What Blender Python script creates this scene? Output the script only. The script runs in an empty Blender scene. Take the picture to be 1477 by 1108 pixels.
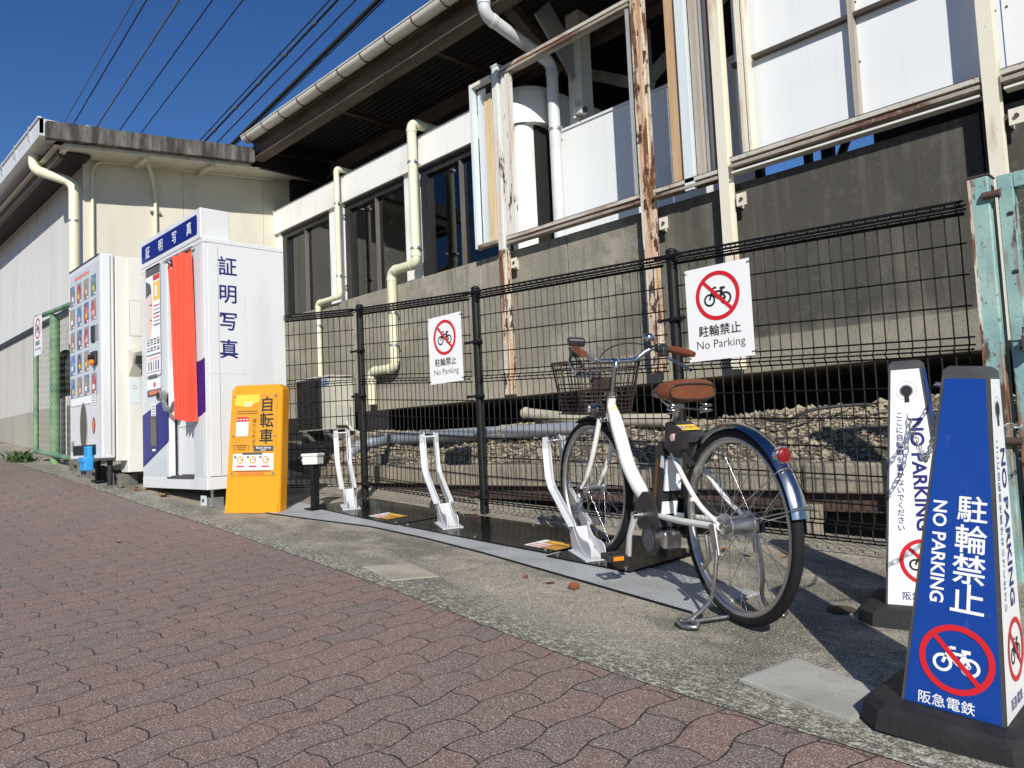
import bpy, bmesh, math, random
from mathutils import Vector as V, Matrix
random.seed(7)
R = math.radians
S = bpy.context.scene
COL = S.collection

# ------------------------------------------------------------------ camera, sky, sun, exposure
yaw, pitch, roll = R(44.05), R(4.0), R(-2.58)
fw = V((-math.cos(yaw)*math.cos(pitch), math.sin(yaw)*math.cos(pitch), math.sin(pitch)))
rt = V((math.sin(yaw), math.cos(yaw), 0)); up = rt.cross(fw)
rt2 = math.cos(roll)*rt + math.sin(roll)*up; up2 = -math.sin(roll)*rt + math.cos(roll)*up
cd = bpy.data.cameras.new('camera'); cam = bpy.data.objects.new('camera', cd); COL.objects.link(cam)
m = Matrix((rt2, up2, -fw)).transposed().to_4x4(); cam.matrix_world = m
cd.sensor_width = 36; cd.lens = 1110/1477*36; cd.clip_start = .05; cd.clip_end = 2000
S.camera = cam
TOSUN = V((1.1, -1.0, .88)).normalized()
sl = bpy.data.lights.new('sun', 'SUN'); sun = bpy.data.objects.new('sun', sl); COL.objects.link(sun)
sl.energy = 5.0; sl.angle = R(.55); sl.color = (1, .955, .88)
sun.rotation_euler = TOSUN.to_track_quat('Z', 'Y').to_euler(); sun.location = (20, -20, 30)
W = bpy.data.worlds.new('World'); S.world = W; W.use_nodes = True
wn = W.node_tree; bg = wn.nodes['Background']
sky = wn.nodes.new('ShaderNodeTexSky'); sky.sky_type = 'NISHITA'; sky.sun_disc = False
sky.sun_elevation = math.asin(TOSUN.z); sky.sun_rotation = math.atan2(TOSUN.x, TOSUN.y)
sky.air_density = .95; sky.dust_density = 0; sky.ozone_density = 2.2; sky.altitude = 300
hs = wn.nodes.new('ShaderNodeHueSaturation'); hs.inputs['Saturation'].default_value = 1.3; hs.inputs['Hue'].default_value = .513; wn.links.new(sky.outputs[0], hs.inputs['Color'])
wn.links.new(hs.outputs[0], bg.inputs[0]); bg.inputs[1].default_value = .088
S.view_settings.view_transform = 'Standard'; S.view_settings.look = 'None'
S.view_settings.exposure = .12; S.view_settings.gamma = 1
S.cycles.max_bounces = 6; S.cycles.transparent_max_bounces = 8
S.cycles.use_adaptive_sampling = True

# ------------------------------------------------------------------ materials
class NT:
    def __init__(s, name):
        s.m = bpy.data.materials.new(name); s.m.use_nodes = True
        s.t = s.m.node_tree; s.b = s.t.nodes['Principled BSDF']; s.out = s.t.nodes['Material Output']
        s.co = None
    def n(s, typ, **kw):
        x = s.t.nodes.new('ShaderNode'+typ)
        for k, v in kw.items(): setattr(x, k, v)
        return x
    def l(s, a, b): s.t.links.new(a, b)
    def coord(s, scale=1.0, kind='Object'):
        tc = s.n('TexCoord')
        mp = s.n('Mapping')
        mp.inputs['Scale'].default_value = scale if isinstance(scale, tuple) else (scale,)*3
        s.l(tc.outputs[kind], mp.inputs[0]); return mp.outputs[0]
    def noise(s, scale=1.0, detail=3, rough=.55, vec=None, dist=0):
        x = s.n('TexNoise'); x.inputs['Scale'].default_value = 1.0
        x.inputs['Detail'].default_value = detail; x.inputs['Roughness'].default_value = rough
        x.inputs['Distortion'].default_value = dist
        s.l(vec if vec is not None else s.coord(scale), x.inputs['Vector']); return x.outputs[0]
    def vor(s, scale=1.0, out='Distance', vec=None, feature='F1'):
        x = s.n('TexVoronoi', feature=feature); x.inputs['Scale'].default_value = 1.0
        s.l(vec if vec is not None else s.coord(scale), x.inputs['Vector']); return x.outputs[out]
    def rng(s, val, lo, hi, a=0.0, b=1.0):
        x = s.n('MapRange'); x.clamp = True
        for i, v in zip((1, 2, 3, 4), (lo, hi, a, b)): x.inputs[i].default_value = v
        s.l(val, x.inputs[0]); return x.outputs[0]
    def math(s, op, a, b=None, c=None):
        x = s.n('Math', operation=op)
        for i, v in enumerate((a, b, c)):
            if v is None: continue
            if isinstance(v, (int, float)): x.inputs[i].default_value = v
            else: s.l(v, x.inputs[i])
        return x.outputs[0]
    def mix(s, a, b, f, blend='MIX'):
        x = s.n('Mix', data_type='RGBA', blend_type=blend)
        for i, v in ((0, f), (6, a), (7, b)):
            if isinstance(v, (int, float)): x.inputs[i].default_value = v
            elif isinstance(v, (tuple, list)): x.inputs[i].default_value = tuple(v[:3])+(1,)
            else: s.l(v, x.inputs[i])
        return x.outputs[2]
    def bump(s, h, strength=.3, dist=.01):
        x = s.n('Bump'); x.inputs['Strength'].default_value = strength; x.inputs['Distance'].default_value = dist
        s.l(h, x.inputs['Height']); s.l(x.outputs[0], s.b.inputs['Normal'])
    def col(s, c):
        if isinstance(c, (tuple, list)): s.b.inputs['Base Color'].default_value = tuple(c[:3])+(1,)
        else: s.l(c, s.b.inputs['Base Color'])
    def rough(s, r):
        if isinstance(r, (int, float)): s.b.inputs['Roughness'].default_value = r
        else: s.l(r, s.b.inputs['Roughness'])

def mat(name, base, rough=.6, metal=0.0, layers=(), bump=0, bscale=40, spec=.5, coat=0):
    """base colour plus layers (scale, lo, hi, colour, amount[, detail])"""
    t = NT(name); c = tuple(base)
    for L in layers:
        sc, lo, hi, lc, amt = L[:5]; det = L[5] if len(L) > 5 else 4
        f = t.rng(t.noise(sc, det, .68 if det > 5 else .55), lo, hi, 0, amt)
        c = t.mix(c, lc, f)
    t.col(c); t.rough(rough); t.b.inputs['Metallic'].default_value = metal
    t.b.inputs['Specular IOR Level'].default_value = spec; t.b.inputs['Coat Weight'].default_value = coat
    if bump: t.bump(t.noise(bscale, 3), bump)
    return t.m

MT = {}
def defmats():
    g = lambda *a, **k: MT.__setitem__(a[0], mat(*a, **k))
    dirt = (.30, .27, .21)
    g('white paint', (.67, .685, .69), .38, layers=[((3, 3, .7), .52, .75, dirt, .22), (30, .60, .8, dirt, .12)])
    g('warm white paint', (.68, .67, .615), .42, layers=[((4, 4, .6), .5, .75, dirt, .3), (25, .6, .8, dirt, .15)])
    g('grey white panel', (.56, .60, .63), .35, layers=[((3, 3, .7), .55, .8, dirt, .15)])
    g('cream wall', (.67, .64, .535), .75, layers=[((2, 2, .5), .45, .75, (.42, .39, .31), .35), (14, .55, .8, (.4, .37, .28), .15)], bump=.08, bscale=120)
    g('cream pipe', (.70, .68, .50), .4, layers=[((6, 6, 1.2), .5, .75, (.40, .37, .26), .45), (40, .6, .8, (.3, .26, .18), .3)])
    g('grey gutter', (.60, .63, .64), .45, layers=[((1.2, 6, 6), .5, .75, (.30, .30, .28), .4)])
    g('pale gutter', (.68, .66, .58), .45, layers=[((1.0, 8, 8), .48, .72, (.34, .31, .24), .5)])
    g('navy paint', (.006, .010, .17), .4, spec=.25)
    g('navy ink', (.015, .02, .15), .5)
    g('blue sheet', (.003, .045, .27), .32, layers=[(9, .5, .8, (.012, .07, .33), .4), ((60, 60, 8), .66, .74, (.16, .22, .36), .35)])
    g('white ink', (.82, .83, .83), .5)
    g('white sheet', (.80, .80, .79), .35, layers=[(12, .6, .85, (.5, .48, .42), .25)])
    g('black ink', (.018, .018, .02), .5)
    g('dark grey ink', (.07, .07, .08), .5)
    g('mid grey ink', (.30, .31, .33), .5)
    g('red ink', (.58, .012, .02), .45)
    g('red orange ink', (.75, .16, .05), .5)
    g('pink ink', (.80, .50, .46), .5)
    g('yellow ink', (.80, .52, .05), .5)
    g('orange panel', (.60, .29, .022), .3, layers=[(4, .45, .7, (.47, .22, .02), .5)])
    g('orange plastic', (.72, .30, .008), .42, layers=[((5, 5, 2), .52, .75, (.62, .23, .01), .5), (30, .62, .8, (.4, .17, .02), .35)], bump=.04, bscale=30)
    g('dark orange ink', (.24, .08, .01), .5)
    g('black rubber', (.011, .011, .012), .7, layers=[(8, .5, .8, (.04, .037, .033), .5)], bump=.2, bscale=60)
    g('grey edge trim', (.055, .056, .058), .5, layers=[(20, .5, .8, (.12, .12, .12), .3)])
    g('tyre rubber', (.010, .010, .011), .8, layers=[(30, .5, .8, (.03, .028, .025), .4)], bump=.4, bscale=220, spec=.3)
    g('black paint', (.007, .007, .0075), .5, layers=[(20, .58, .8, (.03, .025, .02), .3)], spec=.3)
    g('black gloss', (.005, .005, .0055), .15, spec=.05, layers=[(6, .5, .75, (.025, .024, .022), .45), (60, .62, .8, (.08, .07, .06), .25)])
    g('black plastic', (.02, .02, .022), .4, layers=[(40, .55, .8, (.05, .05, .05), .3)])
    g('chrome', (.62, .62, .64), .16, metal=1, layers=[(60, .6, .8, (.3, .28, .25), .4)])
    g('dark chrome', (.42, .43, .45), .18, metal=1, layers=[(40, .55, .8, (.2, .2, .2), .4)])
    g('bright steel', (.60, .60, .59), .3, metal=.5)
    g('steel', (.50, .49, .47), .38, metal=1, layers=[(40, .5, .75, (.24, .20, .16), .5)])
    g('galvanised steel', (.46, .47, .47), .45, metal=.8, layers=[(10, .45, .7, (.3, .3, .29), .6)])
    g('silver paint', (.66, .67, .68), .4, metal=.25, layers=[(20, .55, .8, (.42, .4, .37), .3)])
    g('bronze', (.13, .065, .018), .3)
    g('bike white', (.80, .79, .74), .22, layers=[(25, .6, .85, (.5, .46, .38), .35)], coat=.4)
    g('brown leather', (.155, .047, .017), .42, layers=[(18, .45, .75, (.10, .028, .01), .6), (90, .5, .8, (.26, .09, .035), .3)], bump=.1, bscale=150)
    g('brown wire', (.030, .019, .015), .45, layers=[(40, .5, .8, (.10, .07, .05), .4)])
    g('red reflector', (.20, .004, .007), .4)
    g('orange reflector', (.80, .22, .01), .2)
    g('clear reflector', (.6, .62, .62), .12)
    g('curtain cloth', (.64, .068, .034), .8, layers=[(5, .5, .8, (.48, .045, .022), .4)], bump=.05, bscale=300)
    g('blue plastic', (.03, .30, .68), .4, layers=[(20, .5, .8, (.02, .2, .5), .4)])
    g('dark recess', (.015, .015, .016), .8)
    g('brown grey tray', (.10, .09, .065), .4)
    g('green paint', (.20, .32, .16), .5, layers=[(4, .42, .60, (.07, .17, .13), .85), (40, .6, .75, (.16, .11, .06), .6)], bump=.1)
    g('green wire', (.13, .16, .10), .6, layers=[(30, .5, .8, (.3, .33, .2), .5)])
    g('teal paint', (.27, .43, .385), .55, layers=[(5, .40, .62, (.15, .29, .30), .75), (3, .5, .7, (.36, .46, .42), .6), ((14, 14, 2.0), .56, .66, (.22, .085, .035), .9), ((20, 20, 5), .60, .66, (.07, .026, .014), .9), (60, .62, .70, (.12, .045, .018), .8)], bump=.15, bscale=50)
    g('pale wire', (.48, .50, .48), .5, metal=.3)
    g('roof steel', (.06, .05, .04), .6, layers=[((1.5, 6, 6), .42, .65, (.065, .04, .026), .85), (30, .5, .8, (.2, .17, .13), .3)], bump=.1)
    g('rusty beam', (.12, .092, .068), .75, layers=[((1.2, 5, 5), .4, .65, (.03, .02, .014), .8), (25, .5, .75, (.16, .13, .10), .4)], bump=.2)
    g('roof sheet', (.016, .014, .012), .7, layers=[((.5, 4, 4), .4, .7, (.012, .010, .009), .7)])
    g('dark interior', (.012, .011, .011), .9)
    g('grey steel', (.34, .35, .35), .55, layers=[((5, 5, 1.2), .48, .72, (.17, .15, .12), .5)])
    g('rusty white steel', (.66, .66, .62), .5, layers=[((12, 12, .7), .52, .70, (.50, .27, .11), .75, 6), ((9, 9, 2.2), .59, .62, (.075, .024, .013), .97, 7), (60, .62, .7, (.16, .06, .025), .6)], bump=.2, bscale=45)
    g('very rusty steel', (.62, .585, .49), .55, layers=[((16, 16, .8), .43, .60, (.46, .21, .07), .85, 6), ((11, 11, 1.5), .53, .55, (.15, .06, .024), .95, 7), ((10, 10, 4), .555, .575, (.055, .020, .013), .97, 7), (55, .60, .68, (.15, .05, .02), .7)], bump=.3, bscale=45)
    g('cream steel', (.70, .66, .54), .5, layers=[((6, 6, .9), .58, .70, (.38, .19, .08), .7), (50, .64, .74, (.14, .05, .02), .8)], bump=.12)
    g('old beam steel', (.33, .29, .24), .6, layers=[((1.2, 9, 9), .48, .58, (.11, .045, .022), .9), (40, .55, .7, (.45, .41, .34), .5)], bump=.2)
    g('cream rail', (.52, .49, .42), .5, layers=[((1.5, 8, 8), .5, .62, (.24, .10, .04), .75, 6), (50, .6, .7, (.12, .045, .02), .7)], bump=.1)
    g('pale blue paint', (.60, .665, .675), .5, layers=[((6, 6, 1), .55, .8, (.36, .40, .40), .35)])
    g('grey timber', (.42, .37, .31), .75, layers=[((18, 18, 1), .42, .7, (.22, .19, .16), .6)], bump=.2)
    g('orange timber', (.50, .345, .20), .65, layers=[((25, 25, 1.2), .42, .7, (.40, .21, .09), .6)], bump=.15)
    g('pale timber', (.66, .52, .32), .65, layers=[((25, 25, 2.5), .42, .7, (.48, .34, .18), .6)], bump=.15)
    g('screen sheet', (.73, .75, .755), .35, layers=[(1.2, .45, .75, (.66, .68, .685), .5), ((16, 16, .6), .62, .76, (.45, .40, .32), .35, 6), ((5, 5, .5), .58, .8, (.5, .5, .48), .2)])
    g('aged white wall', (.80, .80, .77), .45, layers=[((1.2, 4, 1.6), .54, .74, (.45, .43, .37), .45), ((14, 14, .8), .60, .74, (.30, .28, .22), .5)], bump=.03)
    g('window frame dark', (.017, .016, .017), .45, layers=[((10, 10, 2), .5, .8, (.05, .045, .04), .5)])
    g('mullion', (.13, .115, .105), .55, layers=[((14, 14, 2), .45, .7, (.08, .065, .06), .6)])
    g('blind', (.11, .10, .085), .8, layers=[((6, 6, .3), .4, .7, (.10, .09, .08), .7)])
    g('kerb concrete', (.29, .25, .19), .9, layers=[(3, .42, .65, (.15, .135, .105), .75), (40, .5, .75, (.5, .46, .38), .35)], bump=.5, bscale=60)
    g('worn patch', (.40, .36, .285), .92, layers=[(6, .4, .65, (.22, .2, .165), .7), (120, .5, .75, (.55, .5, .42), .4)], bump=.3, bscale=120)
    g('patch concrete', (.37, .365, .33), .9, layers=[(4, .4, .65, (.25, .245, .215), .7), (26, .56, .74, (.2, .19, .165), .4), (120, .5, .75, (.5, .5, .47), .35)], bump=.15, bscale=120)
    g('block concrete', (.12, .115, .105), .9, layers=[(10, .45, .7, (.22, .2, .17), .6)], bump=.4, bscale=70)
    g('plinth', (.36, .335, .285), .9, layers=[((2, 2, .6), .45, .7, (.2, .185, .15), .5)], bump=.15, bscale=60)
    g('plinth pale', (.50, .49, .46), .85, layers=[((3, 3, .5), .45, .72, (.34, .33, .30), .6)], bump=.1, bscale=60)
    g('rust brown', (.085, .048, .036), .8, layers=[((2, 9, 9), .4, .65, (.04, .03, .026), .7)], bump=.3)
    g('soil', (.10, .085, .065), .95, layers=[(4, .4, .7, (.05, .043, .035), .7), (60, .5, .8, (.18, .15, .11), .4)], bump=.6, bscale=40)
    g('grey blue pipe', (.22, .25, .30), .45, layers=[((1, 8, 8), .45, .7, (.34, .33, .29), .6)])
    g('dusty cream', (.42, .39, .30), .6, layers=[(6, .45, .7, (.24, .22, .17), .6)])
    g('dusty grey pipe', (.34, .32, .28), .6, layers=[(5, .45, .7, (.2, .19, .16), .6)])
    g('ac casing', (.50, .485, .42), .45, layers=[((4, 4, .8), .5, .75, (.40, .37, .3), .5)])
    g('wire black', (.02, .02, .022), .6)
    g('wire grey', (.11, .115, .12), .6)
    g('wire brown', (.13, .105, .085), .6)
    g('leaf brown', (.24, .075, .03), .8, layers=[(60, .4, .7, (.14, .04, .018), .7)])
    g('leaf tan', (.36, .19, .09), .8, layers=[(60, .4, .7, (.2, .09, .04), .7)])
    g('weed leaf', (.045, .10, .022), .7, layers=[(30, .4, .7, (.08, .12, .03), .7)])
    g('pack red', (.42, .04, .04), .4, layers=[(25, .45, .6, (.55, .35, .25), .7)])
    g('pack blue', (.05, .16, .38), .4, layers=[(25, .45, .6, (.5, .5, .5), .6)])
    g('pack tan', (.42, .29, .15), .4, layers=[(25, .45, .6, (.16, .09, .06), .7)])
    g('pack green', (.10, .22, .12), .4, layers=[(25, .45, .6, (.4, .4, .3), .6)])
    g('pack dark', (.06, .06, .09), .4, layers=[(25, .45, .6, (.35, .28, .3), .7)])
    g('skin print', (.68, .55, .47), .5)
    g('tube lamp', (.8, .8, .8), .4)
    e = MT['tube lamp'].node_tree.nodes['Principled BSDF']
    e.inputs['Emission Color'].default_value = (1, .97, .9, 1); e.inputs['Emission Strength'].default_value = 2.2
    # window glass: dark tinted, mirror-like at grazing angles
    t = NT('window glass'); tr = t.n('BsdfTransparent'); tr.inputs[0].default_value = (.30, .32, .34, 1)
    gl = t.n('BsdfGlossy'); gl.inputs['Roughness'].default_value = .015; gl.inputs[0].default_value = (.9, .93, 1, 1)
    fr = t.n('Fresnel'); fr.inputs[0].default_value = 1.6; mx = t.n('MixShader')
    t.l(t.math('MULTIPLY', fr.outputs[0], 1.15), mx.inputs[0]); t.l(tr.outputs[0], mx.inputs[1]); t.l(gl.outputs[0], mx.inputs[2]); t.l(mx.outputs[0], t.out.inputs[0])
    MT['window glass'] = t.m
    # grey metal cladding
    t = NT('grey cladding'); f = t.rng(t.noise((2, 2, .4), 4), .45, .75, 0, .35)
    t.col(t.mix((.63, .625, .60), (.50, .49, .46), f)); t.rough(.5); MT['grey cladding'] = t.m
    # asbestos-cement verge, dark weathered with vertical streaks
    t = NT('verge cement'); a = t.noise((9, 9, 1.6), 5); b = t.noise(40, 3)
    c = t.mix((.045, .042, .040), (.22, .205, .185), t.rng(a, .42, .72)); c = t.mix(c, (.30, .28, .26), t.rng(b, .6, .8, 0, .5))
    t.col(c); t.rough(.95); t.bump(b, .5); MT['verge cement'] = t.m
    # stained platform concrete: pale grey at the left, blackened by growth at the right and top
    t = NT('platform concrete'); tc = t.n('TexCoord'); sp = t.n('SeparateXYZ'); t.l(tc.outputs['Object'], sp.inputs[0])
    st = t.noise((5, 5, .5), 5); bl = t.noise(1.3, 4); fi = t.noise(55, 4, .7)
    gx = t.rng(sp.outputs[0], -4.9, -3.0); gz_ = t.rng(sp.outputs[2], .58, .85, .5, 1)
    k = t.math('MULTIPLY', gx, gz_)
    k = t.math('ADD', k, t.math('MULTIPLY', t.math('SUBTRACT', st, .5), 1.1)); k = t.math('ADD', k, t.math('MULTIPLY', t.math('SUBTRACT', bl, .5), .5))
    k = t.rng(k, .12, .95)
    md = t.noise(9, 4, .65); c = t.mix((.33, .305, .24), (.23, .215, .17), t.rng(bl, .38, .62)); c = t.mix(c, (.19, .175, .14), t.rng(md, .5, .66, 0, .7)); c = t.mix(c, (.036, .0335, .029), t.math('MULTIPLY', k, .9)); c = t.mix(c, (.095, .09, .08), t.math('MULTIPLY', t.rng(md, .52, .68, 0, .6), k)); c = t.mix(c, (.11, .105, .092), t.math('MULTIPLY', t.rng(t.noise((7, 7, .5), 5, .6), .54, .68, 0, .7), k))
    drip = t.math('MULTIPLY', t.rng(t.noise((16, 16, .7), 4), .56, .70), t.rng(sp.outputs[2], .9, 1.95))
    c = t.mix(c, (.10, .085, .065), t.math('MULTIPLY', drip, .6))
    band = t.math('MULTIPLY', t.rng(sp.outputs[2], .705, .69), t.rng(sp.outputs[0], -9, -8.6))
    c = t.mix(c, (.44, .40, .31), t.math('MULTIPLY', band, .35))
    c = t.mix(c, (.46, .44, .38), t.rng(fi, .60, .76, 0, .32)); c = t.mix(c, (.03, .028, .025), t.rng(fi, .45, .30, 0, .75))
    t.col(c); t.rough(.92); t.bump(fi, .35, .006); MT['platform concrete'] = t.m
    # wavy interlocking pavers
    t = NT('wavy pavers'); tc = t.n('TexCoord'); sp = t.n('SeparateXYZ'); t.l(tc.outputs['Object'], sp.inputs[0])
    X, Y = sp.outputs[0], sp.outputs[1]; Lp, Wp = .23, .1275
    w1 = t.math('MULTIPLY', t.math('SINE', t.math('MULTIPLY', Y, 2*math.pi/Lp)), .0125)
    w2 = t.math('MULTIPLY', t.math('SINE', t.math('MULTIPLY', X, 2*math.pi/Wp)), .007)
    wob = t.math('MULTIPLY', t.math('SUBTRACT', t.noise(22, 2), .5), .010)
    u = t.math('ADD', t.math('ADD', Y, w2), t.math('ADD', wob, 40*Lp - 1.30 + .5*Lp)); v = t.math('ADD', t.math('ADD', X, w1), t.math('ADD', wob, 400*Wp + 1.567 + .5*Wp))
    cb = t.n('CombineXYZ'); t.l(u, cb.inputs[0]); t.l(v, cb.inputs[1])
    br = t.n('TexBrick'); t.l(cb.outputs[0], br.inputs[0]); br.offset = .5
    for kk, vv in (('Scale', 1), ('Mortar Size', .0030), ('Mortar Smooth', .25), ('Bias', -.1), ('Brick Width', Lp), ('Row Height', Wp)): br.inputs[kk].default_value = vv
    br.inputs['Color1'].default_value = (.228, .144, .117, 1); br.inputs["Color2"].default_value = (.174, .135, .119, 1); br.inputs['Mortar'].default_value = (.022, .019, .017, 1)
    big = t.noise(.7, 3); c = t.mix(br.outputs['Color'], (.145, .122, .110), t.rng(big, .5, .72, 0, .5))
    c = t.mix(c, (.27, .165, .138), t.rng(t.noise(3.5, 2), .56, .72, 0, .4))
    sp1 = t.noise(230, 1, .6); mor = br.outputs['Fac']; nm = t.math('SUBTRACT', 1.0, mor)
    c = t.mix(c, (.68, .60, .55), t.math('MULTIPLY', t.rng(sp1, .59, .70, 0, .75), nm)); c = t.mix(c, (.035, .028, .026), t.math('MULTIPLY', t.rng(sp1, .45, .34, 0, .75), nm))
    c = t.mix(c, (.30, .235, .21), t.rng(t.noise(120, 2), .55, .70, 0, .6)); c = t.mix(c, (.06, .045, .04), t.rng(t.noise(150, 2), .58, .70, 0, .5))
    c = t.mix(c, (.035, .03, .026), t.rng(t.noise(9, 3), .66, .74, 0, .6))
    t.col(c); t.rough(.82)
    h = t.math('ADD', t.math('MULTIPLY', mor, -1.0), t.math('MULTIPLY', sp1, .35)); t.bump(h, .55, .004); MT['wavy pavers'] = t.m
    # worn pavement concrete, mossy pale flecks along the paver edge
    t = NT('worn concrete'); at = t.n('Attribute', attribute_name='edge'); e = at.outputs['Fac']
    n1 = t.noise((1.1, 2.6, 1), 4, .6); n2 = t.noise(5, 4); n3 = t.noise(90, 3, .7); n4 = t.noise(150, 2, .6)
    n5 = t.noise(17, 5, .7); c = t.mix((.335, .30, .235), (.12, .112, .09), t.rng(n1, .46, .60, 0, .85)); c = t.mix(c, (.50, .445, .34), t.rng(n2, .53, .70, 0, .6)); c = t.mix(c, (.10, .092, .075), t.rng(n5, .52, .68, 0, .55))
    edge = t.rng(e, .30, .02); ed2 = t.rng(t.math('ADD', e, t.math('MULTIPLY', t.math('SUBTRACT', t.noise(3.2, 4, .7), .5), .55)),.26, .0)
    c = t.mix(c, (.085, .083, .066), t.math('MULTIPLY', edge, .85))
    fl = t.math('MULTIPLY', t.rng(t.noise((34, 60, 40), 5, .75), .50, .56), ed2); c = t.mix(c, (.52, .52, .43), t.math('MULTIPLY', fl, .9))
    c = t.mix(c, (.07, .06, .05), t.rng(n3, .46, .32, 0, .7)); c = t.mix(c, (.66, .60, .48), t.rng(n4, .56, .68, 0, .75)); c = t.mix(c, (.045, .042, .034), t.rng(n4, .46, .35, 0, .7))
    t.col(c); t.rough(.93); t.bump(t.math('ADD', n4, n3), .5, .005); MT['worn concrete'] = t.m
    # gravel stones, each its own tint
    t = NT('gravel stone'); at = t.n('Attribute', attribute_name='tint'); n = t.noise(45, 3)
    c = t.mix((.14, .118, .088), (.40, .34, .24), at.outputs['Fac']); c = t.mix(c, (.2, .17, .13), t.rng(n, .5, .7, 0, .5)); t.col(c); t.rough(.95); t.bump(n, .5); MT['gravel stone'] = t.m
    # grey chequer plate
    t = NT('chequer plate'); tc = t.n('TexCoord'); sp = t.n('SeparateXYZ'); t.l(tc.outputs['Object'], sp.inputs[0])
    a = t.math('SINE', t.math('MULTIPLY', t.math('ADD', sp.outputs[0], sp.outputs[1]), 2*math.pi/.042)); b = t.math('SINE', t.math('MULTIPLY', t.math('SUBTRACT', sp.outputs[0], sp.outputs[1]), 2*math.pi/.042))
    h = t.rng(t.math('MULTIPLY', a, b), .25, .6)
    d = t.noise(4, 4); c = t.mix((.40, .42, .43), (.56, .58, .59), h); c = t.mix(c, (.24, .235, .22), t.rng(d, .48, .72, 0, .5))
    t.col(c); t.rough(.45); t.b.inputs['Metallic'].default_value = .15; t.bump(h, .8, .004); MT['chequer plate'] = t.m
defmats()

# ------------------------------------------------------------------ mesh builder
GLY = {}
def glyph(s, bold):
    k = (s, bold)
    if k not in GLY:
        c = bpy.data.curves.new('glyph', 'FONT'); c.body = s; c.size = 1; c.offset = bold; c.resolution_u = 3; c.align_x = 'CENTER'
        o = bpy.data.objects.new('glyph', c); COL.objects.link(o)
        dg = bpy.context.evaluated_depsgraph_get(); ev = o.evaluated_get(dg); me = ev.to_mesh()
        vs = [(v.co.x, v.co.y) for v in me.vertices]; fs = [tuple(p.vertices) for p in me.polygons]
        fs = [f if sum(vs[f[i]][0]*vs[f[(i+1) % len(f)]][1]-vs[f[(i+1) % len(f)]][0]*vs[f[i]][1] for i in range(len(f))) > 0 else f[::-1] for f in fs]
        ev.to_mesh_clear(); bpy.data.objects.remove(o); bpy.data.curves.remove(c); GLY[k] = (vs, fs)
    return GLY[k]

class Fr:                                     # a flat drawing frame: origin, right, up, outward
    def __init__(s, o, u, v): s.o = V(o); s.u = V(u).normalized(); s.v = V(v).normalized(); s.n = s.u.cross(s.v)
    def p(s, a, b, c=0): return s.o + s.u*a + s.v*b + s.n*c

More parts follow.
